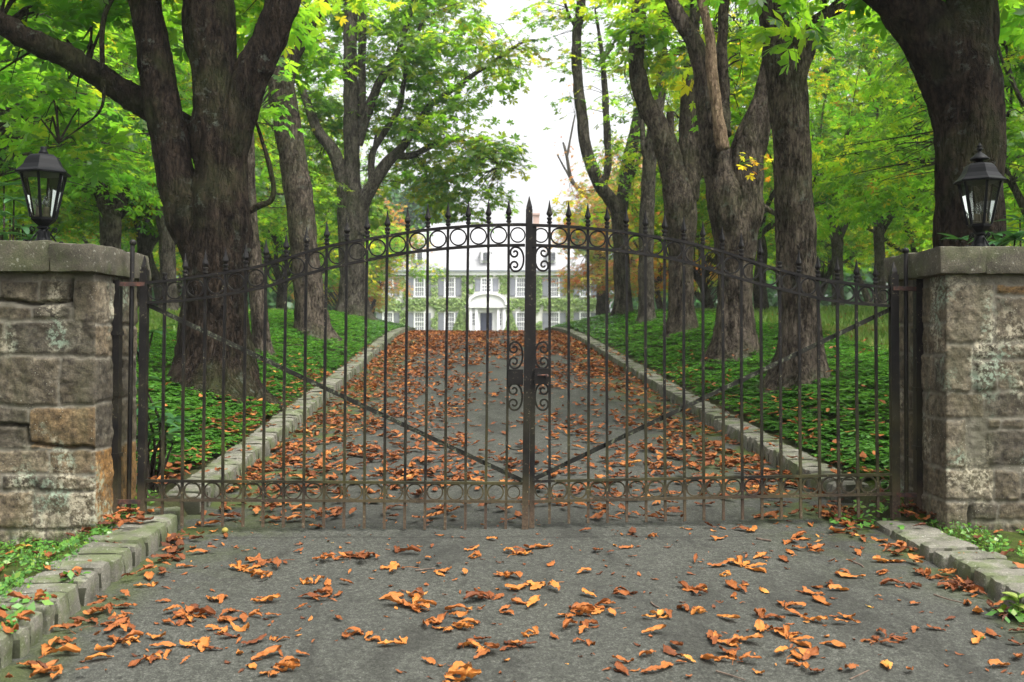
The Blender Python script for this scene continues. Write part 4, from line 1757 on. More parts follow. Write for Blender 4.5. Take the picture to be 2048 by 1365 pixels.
px_tree('chestnut_tree', 'tall bare chestnut trunk leaning left, second along the left kerb', GD(628, 680),
        [[(626, 690, 92), (624, 664, 70), (622, 630, 61), (613, 545, 57), (602, 430, 55), (586, 320, 54), (569, 220, 53), (560, 160, 52), (554, 110, 46), (548, 40, 38), (545, -60, 34), (540, -180, 24)],
         [(566, 190, 40), (580, 120, 36), (604, 75, 31), (626, 35, 27), (648, -5, 24), (680, -80, 18)],
         [(560, 160, 12), (590, 210, 9), (560, 300, 5)]],
        [(560, 60, 120, 80, .8, 1.4, 22), (680, -20, 90, 60, 0, 1.2, 14), (510, -60, 110, 60, 0, 1.2, 14), (470, 240, 60, 50, 2, .8, 7), (640, 120, 50, 40, 1, .8, 6)],
        'bark', seed=5, nseg=26, ridge=.018)
dL3 = GD(707, 638)
px_tree('chestnut_tree', 'spreading chestnut whose long low limbs reach over the drive towards the open sky', dL3,
        [[(707, 645, 78), (706, 628, 62), (706, 560, 52), (706, 480, 44), (705, 400, 38), (703, 300, 32), (702, 200, 30), (700, 100, 28), (702, 0, 26), (704, -100, 20)],
         [(700, 560, 38), (692, 450, 34), (686, 370, 29), (668, 305, 26), (638, 266, 22), (618, 215, 18), (600, 170, 15), (585, 135, 12)],
         [(718, 470, 34), (726, 410, 30), (748, 366, 26), (775, 325, 23), (803, 296, 18), (826, 262, 15), (842, 236, 13), (862, 209, 12), (899, 184, 11), (948, 149, 9), (1003, 112, 7), (1046, 85, 5), (1078, 80, 3)],
         [(790, 310, 15), (822, 312, 13), (859, 294, 11), (889, 280, 10), (923, 281, 8), (963, 306, 6), (1003, 334, 4)],
         [(744, 360, 15), (744, 310, 14), (769, 265, 12), (799, 214, 11), (810, 150, 9), (829, 85, 8), (846, 40, 6)],
         [(716, 290, 20), (739, 215, 19), (764, 155, 17), (794, 118, 14), (810, 60, 12), (826, 5, 10), (840, -60, 7)],
         [(724, 260, 16), (724, 120, 16), (726, 0, 15), (728, -90, 11)],
         [(744, 330, 10), (748, 300, 8), (752, 270, 5)]],
        [(945, 292, 90, 24, 0, .9, 20, 0.60), (995, 290, 45, 28, 0, .7, 9, 0.56), (890, 330, 70, 34, 0, 1.0, 16, 0.50), (850, 250, 60, 50, 0, 1.3, 16, 0.45), (905, 200, 60, 32, 0, 1.1, 15, 0.50),
         (985, 125, 50, 34, 0, .9, 12, .6), (1035, 98, 34, 24, 0, .5, 6, .7), (870, 120, 70, 60, 0, 1.5, 26, 0.50), (800, 120, 90, 100, .5, 2.0, 46, 0.45), (760, 0, 120, 60, .5, 2.0, 40, 0.40),
         (640, 60, 80, 80, 1, 1.6, 30, 0.35), (770, 230, 80, 50, 1, 1.6, 24, 0.45), (640, 230, 55, 60, 1, 1.4, 20, 0.45), (800, 330, 50, 34, 1.2, 1.2, 11, .6), (740, 400, 36, 46, 1.4, 1.0, 9, 0.56), (860, 380, 50, 30, .5, .8, 10, 0.60), (970, 385, 40, 18, 0, .6, 7, 0.55), (1020, 325, 24, 20, 0, .5, 4, .7),
         (930, 30, 50, 40, .5, 1.0, 12, 0.60), (890, -20, 70, 44, .5, 1.4, 18, 0.50), (640, 330, 46, 54, 2, 1.4, 11, 0.56), (905, 400, 36, 18, 0, .6, 5, 0.55), (940, 420, 24, 14, 0, .4, 3, 0.60)],
        'bark_grey', seed=6, nseg=24, step=.1, per=21, rs=.62, leaf=.175, hvar=.26, hue=.55)

# right hand row
px_tree('chestnut_tree', 'thin leaning tree with sparse twigs at the crest beside the open sky', GD(1205, 632),
        [[(1206, 636, 30), (1206, 600, 27), (1204, 520, 25), (1200, 450, 22), (1192, 415, 17), (1182, 398, 13), (1165, 385, 10), (1143, 360, 8), (1133, 310, 6), (1126, 285, 4)],
         [(1143, 360, 6), (1128, 335, 4), (1115, 310, 3)], [(1134, 315, 5), (1143, 265, 4), (1150, 230, 3)]],
        [(1160, 400, 40, 40, 0, .8, 7, .8), (1130, 300, 30, 60, 0, .6, 4, .85), (1140, 200, 40, 50, 0, .6, 3, .8)], 'bark_grey', seed=8, nseg=14, leafmat='leaf_autumn', per=9, rs=.5, leaf=.12, hue=.3)
px_tree('chestnut_tree', 'forked tree with one tall sinuous stem against the sky and a broken right stub', GD(1247, 634),
        [[(1247, 640, 50), (1246, 615, 36), (1243, 540, 32), (1240, 460, 32), (1236, 425, 32), (1226, 405, 29), (1204, 377, 26), (1184, 335, 25), (1170, 287, 24), (1163, 231, 22), (1155, 154, 21), (1153, 77, 20), (1161, 15, 18), (1164, -60, 16)],
         [(1204, 380, 14), (1216, 330, 15), (1214, 262, 14), (1210, 190, 13), (1206, 125, 10), (1197, 60, 7), (1190, 20, 4)],
         [(1240, 440, 24), (1247, 385, 26), (1255, 330, 27), (1266, 287, 26), (1274, 240, 20), (1276, 218, 18)],
         [(1258, 365, 8), (1272, 335, 8), (1283, 290, 7), (1288, 250, 6), (1300, 210, 4)],
         [(1207, 120, 7), (1222, 98, 6), (1234, 70, 4)], [(1154, 60, 8), (1138, 30, 6), (1125, -10, 5)]],
        [(1180, 60, 60, 60, 0, .8, 12, .55), (1120, 20, 40, 40, 0, .8, 9, .5), (1085, 70, 30, 40, 0, .6, 4, .55), (1060, 10, 40, 30, 0, .6, 5, .5), (1245, 40, 30, 50, 0, .6, 7, .5), (1135, 210, 24, 50, 0, .5, 3, .7), (1225, 150, 40, 45, .3, .6, 8, .5), (1110, 130, 30, 30, 0, .6, 4, .6), (1220, 270, 22, 30, 0, .5, 3, .6), (1150, 420, 30, 26, -.5, .6, 5, .8), (1200, -40, 80, 40, 0, 1, 14, .5)],
        'bark_grey', seed=9, nseg=18, step=.09, per=10, rs=.5, leaf=.15)
px_tree('chestnut_tree', 'straight slender chestnut trunk standing between two forked ones beyond the right gate leaf', GD(1296, 650),
        [[(1295, 655, 42), (1294, 635, 33), (1292, 560, 31), (1293, 460, 30), (1297, 360, 27), (1303, 280, 25), (1318, 205, 23), (1325, 130, 22), (1320, 50, 21), (1320, -20, 20), (1320, -120, 14)],
         [(1300, 330, 14), (1288, 300, 12), (1284, 240, 9)]],
        [(1330, -20, 70, 60, 0, 1.2, 18), (1290, 90, 40, 40, .6, .8, 7)], 'bark_grey', seed=10, nseg=18, step=.09)
px_tree('chestnut_tree', 'stout chestnut forking low into a curved left limb with pale pruning scars', GD(1362, 672),
        [[(1362, 680, 78), (1362, 655, 56), (1361, 570, 50), (1362, 480, 55), (1360, 410, 66), (1350, 350, 56), (1335, 300, 48), (1318, 255, 42), (1296, 214, 37), (1279, 169, 35), (1273, 113, 33), (1276, 51, 31), (1278, 0, 30), (1282, -90, 24)],
         [(1336, 310, 22), (1341, 260, 15), (1340, 224, 13)],
         [(1372, 400, 50), (1378, 350, 44), (1376, 290, 38), (1375, 231, 32), (1380, 154, 28), (1386, 90, 24), (1392, 0, 20)],
         [(1380, 360, 40), (1396, 325, 36), (1403, 290, 34), (1401, 255, 30), (1408, 200, 22)]],
        [(1290, 40, 60, 50, -.5, 1.0, 12), (1330, 130, 45, 50, .6, .8, 10), (1320, -60, 110, 50, 0, 1.4, 24), (1430, -60, 90, 50, 0, 1.2, 20)], 'bark', seed=11, nseg=26, ridge=.018, step=.07)
dRE = GD(1468, 722)
px_tree('chestnut_tree', 'broad hollowed chestnut carrying a bleached barkless dead limb', dRE,
        [[(1466, 728, 112), (1466, 700, 88), (1468, 640, 74), (1470, 560, 72), (1468, 480, 82), (1455, 400, 84), (1438, 340, 66), (1424, 270, 54), (1412, 190, 46), (1402, 130, 38), (1388, 85, 36), (1370, 55, 34), (1350, 20, 28), (1330, -30, 22)],
         [(1478, 520, 70), (1485, 440, 76), (1488, 380, 76), (1490, 330, 78), (1500, 285, 72), (1518, 235, 58), (1533, 180, 44), (1540, 120, 36), (1545, 40, 30)],
         [(1446, 270, 30, -.12), (1447, 190, 26, .2), (1443, 100, 22, .2), (1448, 20, 20, .2), (1452, -50, 18, .2)],
         [(1500, 400, 16), (1530, 415, 12), (1556, 432, 9)]],
        [(1440, 90, 60, 50, 1.2, .8, 9), (1480, -80, 110, 44, .4, 1.2, 20), (1480, 190, 50, 60, 1.6, .8, 9)], 'bark', seed=12, nseg=48, ridge=.028, step=.04, thin=.96)
tr_ = [o for o in COL.objects if o.name.startswith('chestnut_tree')][-1]
nbd = NP()
pts, rad = [], []
for q in [(1447, 300, 26), (1441, 272, 25), (1434, 215, 23), (1424, 144, 22), (1420, 77, 20), (1409, 26, 18), (1400, -8, 17), (1392, -70, 14)]:
    pts.append(tuple(P(q[0], q[1], dRE - .30)))
    rad.append(q[2] / 2 / F * dRE)
limb_mesh(nbd, np.array(pts), np.array(rad), 16, .2, 77, .05, .008)
nbd.build('dead_limb', M['deadwood'], tr_, True)
_q = [P(1512, 318, dRE - .75), P(1490, 312, dRE - .7), P(1530, 330, dRE - .8)]
_s = crown([(p.x, p.y, p.z, .03, .03, .02, 1, h_) for p, h_ in zip(_q, (.9, .86, .97))], np.random.default_rng(4), .085, 5, .10, 6, .9, .1)
for _p in _q:
    _V, _F = sweep(catmull(np.array([tuple(P(1478, 330, dRE - .45)), tuple((P(1478, 330, dRE - .45) + _p) / 2 + Vector((0, 0, .03))), tuple(_p)]), .05), .004, 5)
    _s.add(_V, _F, .3)
_s.build('leaf_spray', M['leaf'], tr_)
px_tree('chestnut_tree', 'tall straight scaly chestnut trunk nearest the right gate leaf, forking at the top', GD(1600, 780),
        [[(1604, 788, 140), (1602, 755, 112), (1600, 715, 96), (1598, 600, 82), (1590, 440, 79), (1584, 307, 77), (1577, 200, 78), (1568, 130, 78), (1556, 60, 68), (1543, 0, 63), (1532, -80, 56), (1520, -220, 42)],
         [(1580, 200, 60), (1594, 130, 52), (1614, 88, 44), (1642, 42, 36), (1676, 14, 27), (1716, -16, 22), (1780, -60, 14)]],
        [(1590, 8, 30, 12, -1.2, .3, 4, .45), (1590, -150, 160, 50, -.2, 1.2, 26), (1740, -110, 90, 40, 0, .8, 12)], 'bark', seed=13, nseg=64, rough=.11, ridge=.03, step=.03, leaf=.17, thin=.96)
px_tree('chestnut_tree', 'huge almost black trunk close behind the pale stone pillar', 7.6,
        [[(1942, 640, 158), (1941, 560, 143), (1939, 496, 138), (1936, 350, 134), (1936, 240, 138), (1928, 170, 142), (1915, 100, 140), (1930, 40, 110), (1945, -30, 90), (1955, -150, 70)],
         [(1932, 330, 80), (1922, 240, 108), (1895, 140, 124), (1862, 78, 120), (1822, 26, 108), (1775, -25, 98), (1700, -100, 80)],
         [(1945, 300, 50), (1955, 180, 60), (1963, 90, 62), (1958, 20, 70), (1960, -60, 50)]],
        [(1880, -110, 170, 50, .3, 1.0, 24), (2040, -60, 80, 60, 1.2, .8, 10)], 'bark_dark', seed=14, nseg=72, rough=.11, ridge=.034, step=.03, thin=.93)

# traced trees of the grove behind
GR = 'young chestnuts in the grove'
def grove(label, d, limbs, blobs, seed, leafmat='leaf', hue=.4):
    return px_tree('grove_tree', label, d, limbs, blobs, 'bark_grey', leafmat, seed, 14, GR, step=.12, per=18, rs=.65, leaf=.165, hue=hue, hvar=.3, nl=5)

grove('forked grove tree just right of the tall scaly trunk', 33,
      [[(1677, 636, 30), (1676, 600, 24), (1675, 520, 22), (1674, 480, 23), (1664, 440, 17), (1650, 395, 14), (1645, 330, 12), (1640, 260, 9), (1630, 180, 6)],
       [(1676, 480, 18), (1693, 442, 15), (1712, 415, 12), (1732, 390, 9), (1760, 350, 6)], [(1688, 450, 10), (1700, 380, 9), (1706, 320, 6)]],
      [(1690, 300, 70, 70, 0, 2, 40, .3), (1640, 200, 70, 80, 0, 2, 40, .3), (1740, 220, 70, 80, .5, 2, 40, .35), (1760, 370, 50, 50, 0, 1.5, 20, .35), (1700, 80, 120, 80, 0, 2.4, 60, .35), (1655, 420, 30, 40, 1, 1.2, 9, .6)], 31)
grove('grove tree with a crooked second stem nearest the black trunk behind the pale pillar', 31,
      [[(1762, 638, 28), (1761, 590, 23), (1759, 500, 21), (1757, 455, 20), (1754, 400, 17), (1749, 350, 14), (1745, 280, 12), (1741, 200, 9), (1750, 110, 6)],
       [(1760, 470, 14), (1782, 430, 13), (1800, 385, 10), (1810, 330, 7)], [(1788, 300, 16, .5), (1768, 262, 18, .5), (1752, 210, 18, .5), (1740, 160, 15, .5), (1730, 90, 10, .5)]],
      [(1800, 330, 50, 60, -.5, 1.6, 30, .3), (1830, 420, 40, 50, -.5, 1.4, 20, .3), (1790, 180, 80, 90, 0, 2, 46, .35), (1760, 60, 100, 70, 0, 2.2, 40, .4), (1840, 280, 40, 60, .5, 1.4, 22, .35), (1720, 310, 30, 50, 0, 1.2, 14, .3)], 32)
grove('low forking grove tree seen left of the great trunk, just over the cracked pillar', 21,
      [[(221, 560, 50), (221, 500, 42), (221, 440, 40), (212, 410, 30), (196, 370, 26), (182, 335, 22), (172, 300, 14), (160, 250, 9)],
       [(228, 430, 28), (240, 395, 24), (262, 362, 17), (290, 335, 12), (315, 315, 7)], [(205, 390, 12), (215, 350, 12), (222, 310, 9), (215, 260, 6)]],
      [(150, 210, 110, 70, -1, 1.6, 40, .25), (250, 300, 60, 40, 0, 1.2, 18, .3), (60, 330, 80, 70, -1, 1.4, 30, .25), (180, 100, 140, 80, 0, 2, 46, .3), (230, 250, 70, 60, -1.5, 1, 16, .2)], 33)
grove('double stemmed grove tree just left of the foot of the great trunk', 25,
      [[(286, 650, 36), (287, 600, 30), (289, 540, 28), (288, 490, 26), (280, 455, 20), (266, 420, 15), (250, 380, 9)], [(290, 510, 22), (304, 480, 20), (322, 462, 17), (345, 450, 15), (380, 440, 10)], [(290, 500, 18), (296, 450, 14), (300, 390, 10), (312, 330, 6)]],
      [(300, 380, 60, 60, 0, 1.6, 26, .55), (250, 430, 40, 40, .5, 1.4, 14, .6), (330, 250, 60, 80, 0, 1.6, 26, .4)], 34, hue=.5)
grove('grove tree with a pale grey stem close behind the great trunk', 23,
      [[(338, 660, 44), (337, 600, 36), (335, 520, 33), (333, 470, 30), (322, 430, 22), (318, 370, 14)], [(336, 500, 20), (352, 470, 18), (372, 430, 14)]],
      [(340, 330, 60, 60, 0, 1.4, 20, .5)], 35)

# ---- generic grove trees: three grown models, then copies
def grow_tree(seed, leafmat, hue, hvar, height=11.0, low=2.0, spread=3.6, nsp=340, label='', group=None, dens=19, leaf=.17):
    r = np.random.default_rng(seed)
    root = empty('grove_tree', (0, 0, 0), label, 'tree', group)
    nb = NP()
    skel, ends = [], []

    def limb(p, dirv, L, rad, depth):
        n = 5
        pts = [p]
        d = dirv / np.linalg.norm(dirv)
        for k in range(n):
            d = d + r.normal(size=3) * .16 + np.array([0, 0, .06])
            d /= np.linalg.norm(d)
            pts.append(pts[-1] + d * L / n)
        pts = np.array(pts)
        rads = np.linspace(rad, rad * .55, n + 1)
        c = limb_mesh(nb, pts, rads, 12 if depth < 2 else 7, .2, seed + len(skel), .18, .008)
        skel.append(c[:, :3])
        if depth >= 3:
            ends.append(pts[-1])
            return
        m = {0: r.integers(3, 5), 1: r.integers(2, 4), 2: 2}[depth]
        a0 = r.uniform(0, 6.28)
        for k in range(m):
            a = a0 + k * 6.283 / m + r.uniform(-.4, .4)
            tilt = r.uniform(.45, .95) if depth < 2 else r.uniform(.3, .9)
            nd = d * math.cos(tilt) + np.array([math.cos(a), math.sin(a), r.uniform(-.1, .25)]) * math.sin(tilt)
            limb(pts[-1 if depth == 0 else r.integers(3, 6)], nd, L * r.uniform(.75, 1.05) * (1.15 if depth == 0 else .8), rads[-1] * r.uniform(.62, .8), depth + 1)

    limb(np.array([0, 0, -.3]), np.array([r.uniform(-.1, .1), r.uniform(-.1, .1), 1.0]), r.uniform(2.2, 2.9), .22, 0)
    sk = np.vstack(skel)
    blobs = []
    for e in ends:
        blobs.append((e[0], e[1], e[2], 1.15, 1.15, .7, 7))
    blobs.append((0, 0, low + (height - low) * .55, spread, spread, (height - low) * .5, nsp * .6))
    blobs.append((0, 0, low + 1.3, spread * 1.05, spread * 1.05, 1.0, nsp * .25))
    cr = crown(blobs, r, leaf, dens, .6, 5, hue, hvar, sk, nb)
    nb.build('trunk', M['bark_grey'], root, True)
    cr.build('crown', M[leafmat], root)
    return root


LG = 'leafy chestnuts filling the grove left of the drive'
RG = 'leafy chestnuts filling the grove right of the drive'
AG = 'yellowing trees flanking the house'
lab_l = 'leafy green chestnut deep in the grove left of the drive, among trees just like it'
lab_r = 'leafy green chestnut deep in the grove right of the drive, among trees just like it'
lab_y = 'orange and yellow autumn tree partly screening the house front'
models = [grow_tree(61, 'leaf', .33, .36), grow_tree(62, 'leaf', .5, .36, 10.0, 1.8, 3.4), grow_tree(63, 'leaf', .25, .3, 12.0, 2.2, 3.9), grow_tree(64, 'leaf_autumn', .42, .5, 9.0, 1.4, 3.0, 330)]
used = [False] * len(models)


def plant(mi, px, d, sc, lab, group, rz):
    o = models[mi] if not used[mi] else copy_tree(models[mi])
    used[mi] = True
    x = (px - 1024) / F * d
    o.location = (x, d, float(gz(x, d)))
    o.rotation_euler = (0, 0, rz)
    o.scale = (sc, sc, sc)
    tag(o, lab, 'tree', group)
    return o


rt = np.random.default_rng(99)
for mi, px, d, sc in [(2, 60, 15.5, .9), (0, 150, 24, .95), (1, 20, 30, 1.0), (0, 330, 31, 1.0), (2, 430, 27, .9), (1, 470, 40, 1.0), (0, 250, 44, 1.05), (1, 560, 34, .95), (0, 600, 48, 1.05), (2, -60, 22, 1.0), (1, 380, 56, 1.15), (0, 130, 52, 1.1), (1, 655, 58, 1.0), (2, 530, 66, 1.2)]:
    plant(mi, px, d, sc, lab_l, LG, rt.uniform(0, 6.28))
for mi, px, d, sc in [(0, 1530, 24, .85), (1, 1620, 42, 1.0), (2, 1840, 26, .95), (0, 2010, 20, .9), (1, 1900, 38, 1.05), (0, 1760, 50, 1.1), (2, 1480, 36, .95), (1, 1430, 52, 1.0), (0, 2080, 34, 1.05), (2, 1600, 62, 1.2), (1, 2000, 55, 1.15), (0, 1350, 58, .9), (1, 1420, 27, .7), (2, 2060, 14, .75)]:
    plant(mi, px, d, sc, lab_r, RG, rt.uniform(0, 6.28))
for px, d, sc, lb in [(735, 62, 1.0, 'orange and yellow autumn tree screening the left end of the house'), (1235, 56, 1.15, 'orange autumn tree screening the right end of the house'), (1330, 44, .95, 'yellowing autumn tree behind the stout low forking chestnut'), (640, 72, 1.0, 'yellowing autumn tree behind the second bare trunk left of the drive')]:
    plant(3, px, d, sc, lb, AG, rt.uniform(0, 6.28))

# ---- the wood far behind
def far_wood():
    r = np.random.default_rng(17)
    nb = NP()
    def mass(px0, px1, d, ytop, n, hue, sz):
        px = r.uniform(px0, px1, n)
        dd = d + r.uniform(-6, 6, n)
        x = (px - 1024) / F * dd
        zt = CAMZ + (682.5 - ytop) / F * d
        g = gz(x, dd)
        top = g + (zt - g) * np.clip(.78 + .3 * fbm(np.stack([x / 7, x * 0, x * 0 + d], -1), 3, 3), .3, 1.1)
        z = g + (top - g) * r.uniform(0, 1, n)
        C = np.stack([x, dd, z], -1)
        V, Q = leaf_quads(C, r.uniform(.6, 1.25, n) * sz, r, np.array([0, -.4, .8]), 1.1)
        nb.add(V, Q, np.clip(hue + .25 * fbm(C / 5, 2, 8) + r.normal(size=n) * .12, 0, 1))
    mass(-500, 720, 84, 330, 26000, .55, .8)
    mass(1240, 2600, 84, 330, 30000, .55, .8)
    mass(-700, 800, 128, 330, 12000, .45, 1.2)
    mass(1150, 2800, 128, 330, 12000, .45, 1.2)
    o = nb.build('far_wood', M['leaf_cool'])
    tag(o, kind='stuff')


far_wood()
def far_tree(label, px, d, ytop, wpx, seed):
    r = np.random.default_rng(seed)
    x = (px - 1024) / F * d
    g = float(gz(x, d))
    root = empty('far_tree', (x, d, g), label, 'tree', 'tall trees behind the house')
    zt = CAMZ + (682.5 - ytop) / F * d
    h = zt - g
    w = wpx / F * d
    n = 9000
    q = r.normal(size=(n, 3))
    q /= np.linalg.norm(q, axis=1)[:, None]
    lump = 1 + .35 * fbm(q * 2.5 + seed, 3, seed)
    q *= (r.uniform(.3, 1, n) ** .4 * lump)[:, None]
    C = np.array([x, d, g + h * .6]) + q * np.array([w, w * .7, h * .42])
    V, Q = leaf_quads(C, r.uniform(.35, .8, n), r, np.array([0, -.2, .8]), 1.1)
    nb = NP()
    nb.add(V, Q, np.clip(.35 + r.normal(size=n) * .2, 0, 1))
    nb.build('crown', M['leaf_cool'], root)
    t = MB()
    t.lathe((x, d, g), [(.5, -.5), (.35, h * .4), (.1, h * .8)], 8)
    t.build('trunk', M['bark_grey'], root)


far_tree('tall bluish green tree rising behind the left end of the house roof', 850, 116, 352, 60, 41)
far_tree('tall pale tree behind the left end of the house, under the orange foliage', 770, 122, 380, 60, 42)
far_tree('distant tree just behind the right end of the house roof', 1160, 120, 430, 50, 43)

# ------------------------------------------------------------------ ground cover, grass, verge plants
def ground_cover():
    r = np.random.default_rng(23)
    for side in (-1, 1):
        nb = NP()
        for (ya, yb, dens, sz) in ((5.9, 10, 420, 1.2), (10, 15, 240, 1.2), (15, 33, 120, 1.6)):
            area = (yb - ya) * 4.0
            n = int(area * dens)
            y = r.uniform(ya, yb, n)
            s = r.uniform(.02, 4.0, n)
            keep = s < cover_limit(y) + .4 * fbm(np.stack([y * .8, s, s * 0], -1), 2, 30 + side)
            keep &= s > .0 + .05 * (1 + fbm(np.stack([y * 1.5, s * 0, s * 0], -1), 2, 33 + side))
            if side < 0:
                keep &= ~((y < 6.9) & (s < .25))
            y, s = y[keep], s[keep]
            x = xc(y) + side * (HALF + KW + s)
            n = len(x)
            lump = fbm(np.stack([x * 2.4, y * 2.4, x * 0], -1), 3, 40)
            z = gz(x, y) + (.10 + .05 * lump + r.uniform(-.05, .03, n)) * np.clip(s / .25, .6, 1)
            C = np.stack([x, y, z], -1)
            k = 7
            a = r.uniform(0, 6.283, (n, 1)) + np.arange(k)[None, :] * 6.283 / k + r.normal(size=(n, k)) * .2
            tl = r.uniform(.1, .55, (n, k))
            D = np.stack([np.cos(a) * np.cos(tl), np.sin(a) * np.cos(tl), np.sin(tl) - .3], -1)
            up = np.stack([-np.cos(a) * np.sin(tl) * .7, -np.sin(a) * np.sin(tl) * .7, np.ones_like(a)], -1)
            W = np.cross(D, up)
            W /= np.linalg.norm(W, axis=2)[..., None]
            L = (.052 * sz * r.uniform(.7, 1.25, (n, k)))[..., None]
            c = C[:, None, :] + D * .006
            V = np.stack([c, c + D * L * .66 + W * L * .3, c + D * L - up * L * .12, c + D * L * .66 - W * L * .3], 2).reshape(-1, 3)
            Q = np.arange(4 * n * k).reshape(-1, 4)
            t = np.clip(.38 + .4 * lump[:, None] + r.normal(size=(n, k)) * .16, 0, 1)
            nb.add(V, Q, t.ravel())
        o = nb.build('ground_cover', M['pachy'])
        tag(o, kind='stuff')


ground_cover()


def lawn():
    r = np.random.default_rng(29)
    nb = NP()
    for side in (-1, 1):
        n = 42000
        y = 9 + 34 * r.uniform(0, 1, n) ** 1.3
        s = r.uniform(2.2, 16, n) ** 1.0
        keep = s > cover_limit(y) - .1
        y, s = y[keep], s[keep]
        x = xc(y) + side * (HALF + KW + s)
        n = len(x)
        z = gz(x, y)
        h = r.uniform(.05, .11, n) * (1 + y / 40)
        w = r.uniform(.012, .02, n) * (1 + y / 25)
        a = r.uniform(0, 6.283, n)
        ln = r.normal(size=(n, 2)) * .04
        b0 = np.stack([x - w * np.cos(a), y - w * np.sin(a), z - .01], -1)
        b1 = np.stack([x + w * np.cos(a), y + w * np.sin(a), z - .01], -1)
        t1 = np.stack([x + ln[:, 0] + w * .3 * np.cos(a), y + ln[:, 1], z + h], -1)
        t0 = np.stack([x + ln[:, 0] - w * .3 * np.cos(a), y + ln[:, 1], z + h], -1)
        nb.add(np.stack([b0, b1, t1, t0], 1).reshape(-1, 3), np.arange(4 * n).reshape(-1, 4), np.clip(.5 + .5 * fbm(np.stack([x * .5, y * .5, x * 0], -1), 3, 51) + r.normal(size=n) * .15, 0, 1))
    tag(nb.build('grass', M['grass']), kind='stuff')


lawn()


def verge_plants():
    r = np.random.default_rng(37)
    nb = NP()
    for side, dens in ((-1, 19000), (1, 15000)):
        n = dens
        y = r.uniform(2.6, 6.0, n)
        s = r.uniform(.0, 1.6, n)
        f = fbm(np.stack([y * 3, s * 3, s * 0 + side], -1), 3, 61)
        keep = f > (-.42 if side < 0 else -.2)
        y, s, f = y[keep], s[keep], f[keep]
        x = xc(y) + side * (HALF + KW + s)
        k = r.uniform(0, 1, len(x)) < .55
        # round clover-like leaves
        C = np.stack([x, y, vz(x, y) + r.uniform(.004, .035, len(x))], -1)
        V, Q = leaf_quads(C[k], r.uniform(.014, .038, k.sum()), r, np.array([0, -.25, 1.0]), .6)
        nb.add(V, Q, np.clip(.66 + r.normal(size=k.sum()) * .25, 0, 1))
        g = ~k
        xg, yg, n2 = x[g], y[g], g.sum()
        h = r.uniform(.02, .055, n2)
        a = r.uniform(0, 6.28, n2)
        w = .0022
        lx, ly = r.normal(size=n2) * .02, r.normal(size=n2) * .02
        z = vz(xg, yg) - .004
        b0 = np.stack([xg - w * np.cos(a), yg - w * np.sin(a), z], -1)
        b1 = np.stack([xg + w * np.cos(a), yg + w * np.sin(a), z], -1)
        t1 = np.stack([xg + lx + w * .4, yg + ly, z + h], -1)
        t0 = np.stack([xg + lx - w * .4, yg + ly, z + h], -1)
        nb.add(np.stack([b0, b1, t1, t0], 1).reshape(-1, 3), np.arange(4 * n2).reshape(-1, 4), r.uniform(.3, .8, n2))
    # tufts in the gutter and at the gate feet
    for px, py, n, sp in [(1960, 1285, 1, 0), (2038, 1245, 30, .05), (80, 1290, 14, .04), (50, 1295, 12, .03), (140, 1240, 10, .03), (12, 1330, 14, .03), (1735, 1055, 50, .10), (1760, 1050, 40, .08), (1700, 1040, 20, .05), (10, 1345, 12, .03)]:
        b = on_ground(px, py)
        C = np.array(tuple(b)) + np.stack([r.normal(size=n) * sp, r.normal(size=n) * sp, r.uniform(.01, .05, n)], -1)
        V, Q = leaf_quads(C, r.uniform(.025, .05, n), r, np.array([0, -.3, 1.0]), .7)
        nb.add(V, Q, r.uniform(.4, 1, n))
    tag(nb.build('verge_plants', M['pachy']), kind='stuff')


verge_plants()


def long_leaf(base, dirv, up, L, Wd, r, droop):
    """a folded, drooping strap leaf as 2 x 4 quads"""
    d = dirv / np.linalg.norm(dirv)
    w = np.cross(d, up)
    w /= np.linalg.norm(w) + 1e-9
    u = np.cross(w, d)
    V, Q = [], []
    n = 6
    for i in range(n + 1):
        t = i / n
        p = base + d * L * t * (1 - .12 * droop * t) + u * (-droop * L * t * t * .6)
        hw = Wd * (math.sin(math.pi * min(t * .93 + .05, 1)) ** .75) * .5
        V += [p - w * hw + u * hw * .35, p, p + w * hw + u * hw * .35]
    for i in range(n):
        a = i * 3
        Q += [(a, a + 1, a + 4, a + 3), (a + 1, a + 2, a + 5, a + 4)]
    return np.array(V), np.array(Q)


def rhodo(label, base, whorls, seed, L=.15):
    """evergreen shrub: whorls = list of world points"""
    r = np.random.default_rng(seed)
    root = empty('rhododendron', base, label, 'shrub', 'rhododendrons beside the pillars')
    lv, st = NP(), NP()
    for wpt in whorls:
        wpt = np.array(tuple(wpt))
        pts = np.vstack([np.array(tuple(base)) + np.array([0, 0, -.05]), (np.array(tuple(base)) + wpt) / 2 + r.normal(size=3) * .07, wpt])
        c = catmull(pts, .06)
        V, Q = sweep(c, np.linspace(.014, .005, len(c)), 6)
        st.add(V, Q, 0)
        ax = np.array([0, 0, 1.0]) + r.normal(size=3) * .35
        k = r.integers(7, 10)
        a0 = r.uniform(0, 6.28)
        for i in range(k):
            a = a0 + i * 6.283 / k + r.uniform(-.2, .2)
            e = r.uniform(-.25, .45)
            d = np.array([math.cos(a), math.sin(a), e]) + ax * .1
            V, Q = long_leaf(wpt, d, np.array([0, 0, 1.0]), L * r.uniform(.7, 1.15), L * .3, r, r.uniform(.1, .6))
            lv.add(V, Q, np.clip(r.normal() * .25 + .45, 0, 1))
    st.build('stem', M['bark'], root, True)
    lv.build('foliage', M['rhodo'], root, True)


def gb(px, d):
    x = (px - 1024) / F * d
    return Vector((x, d, float(gz(x, d))))


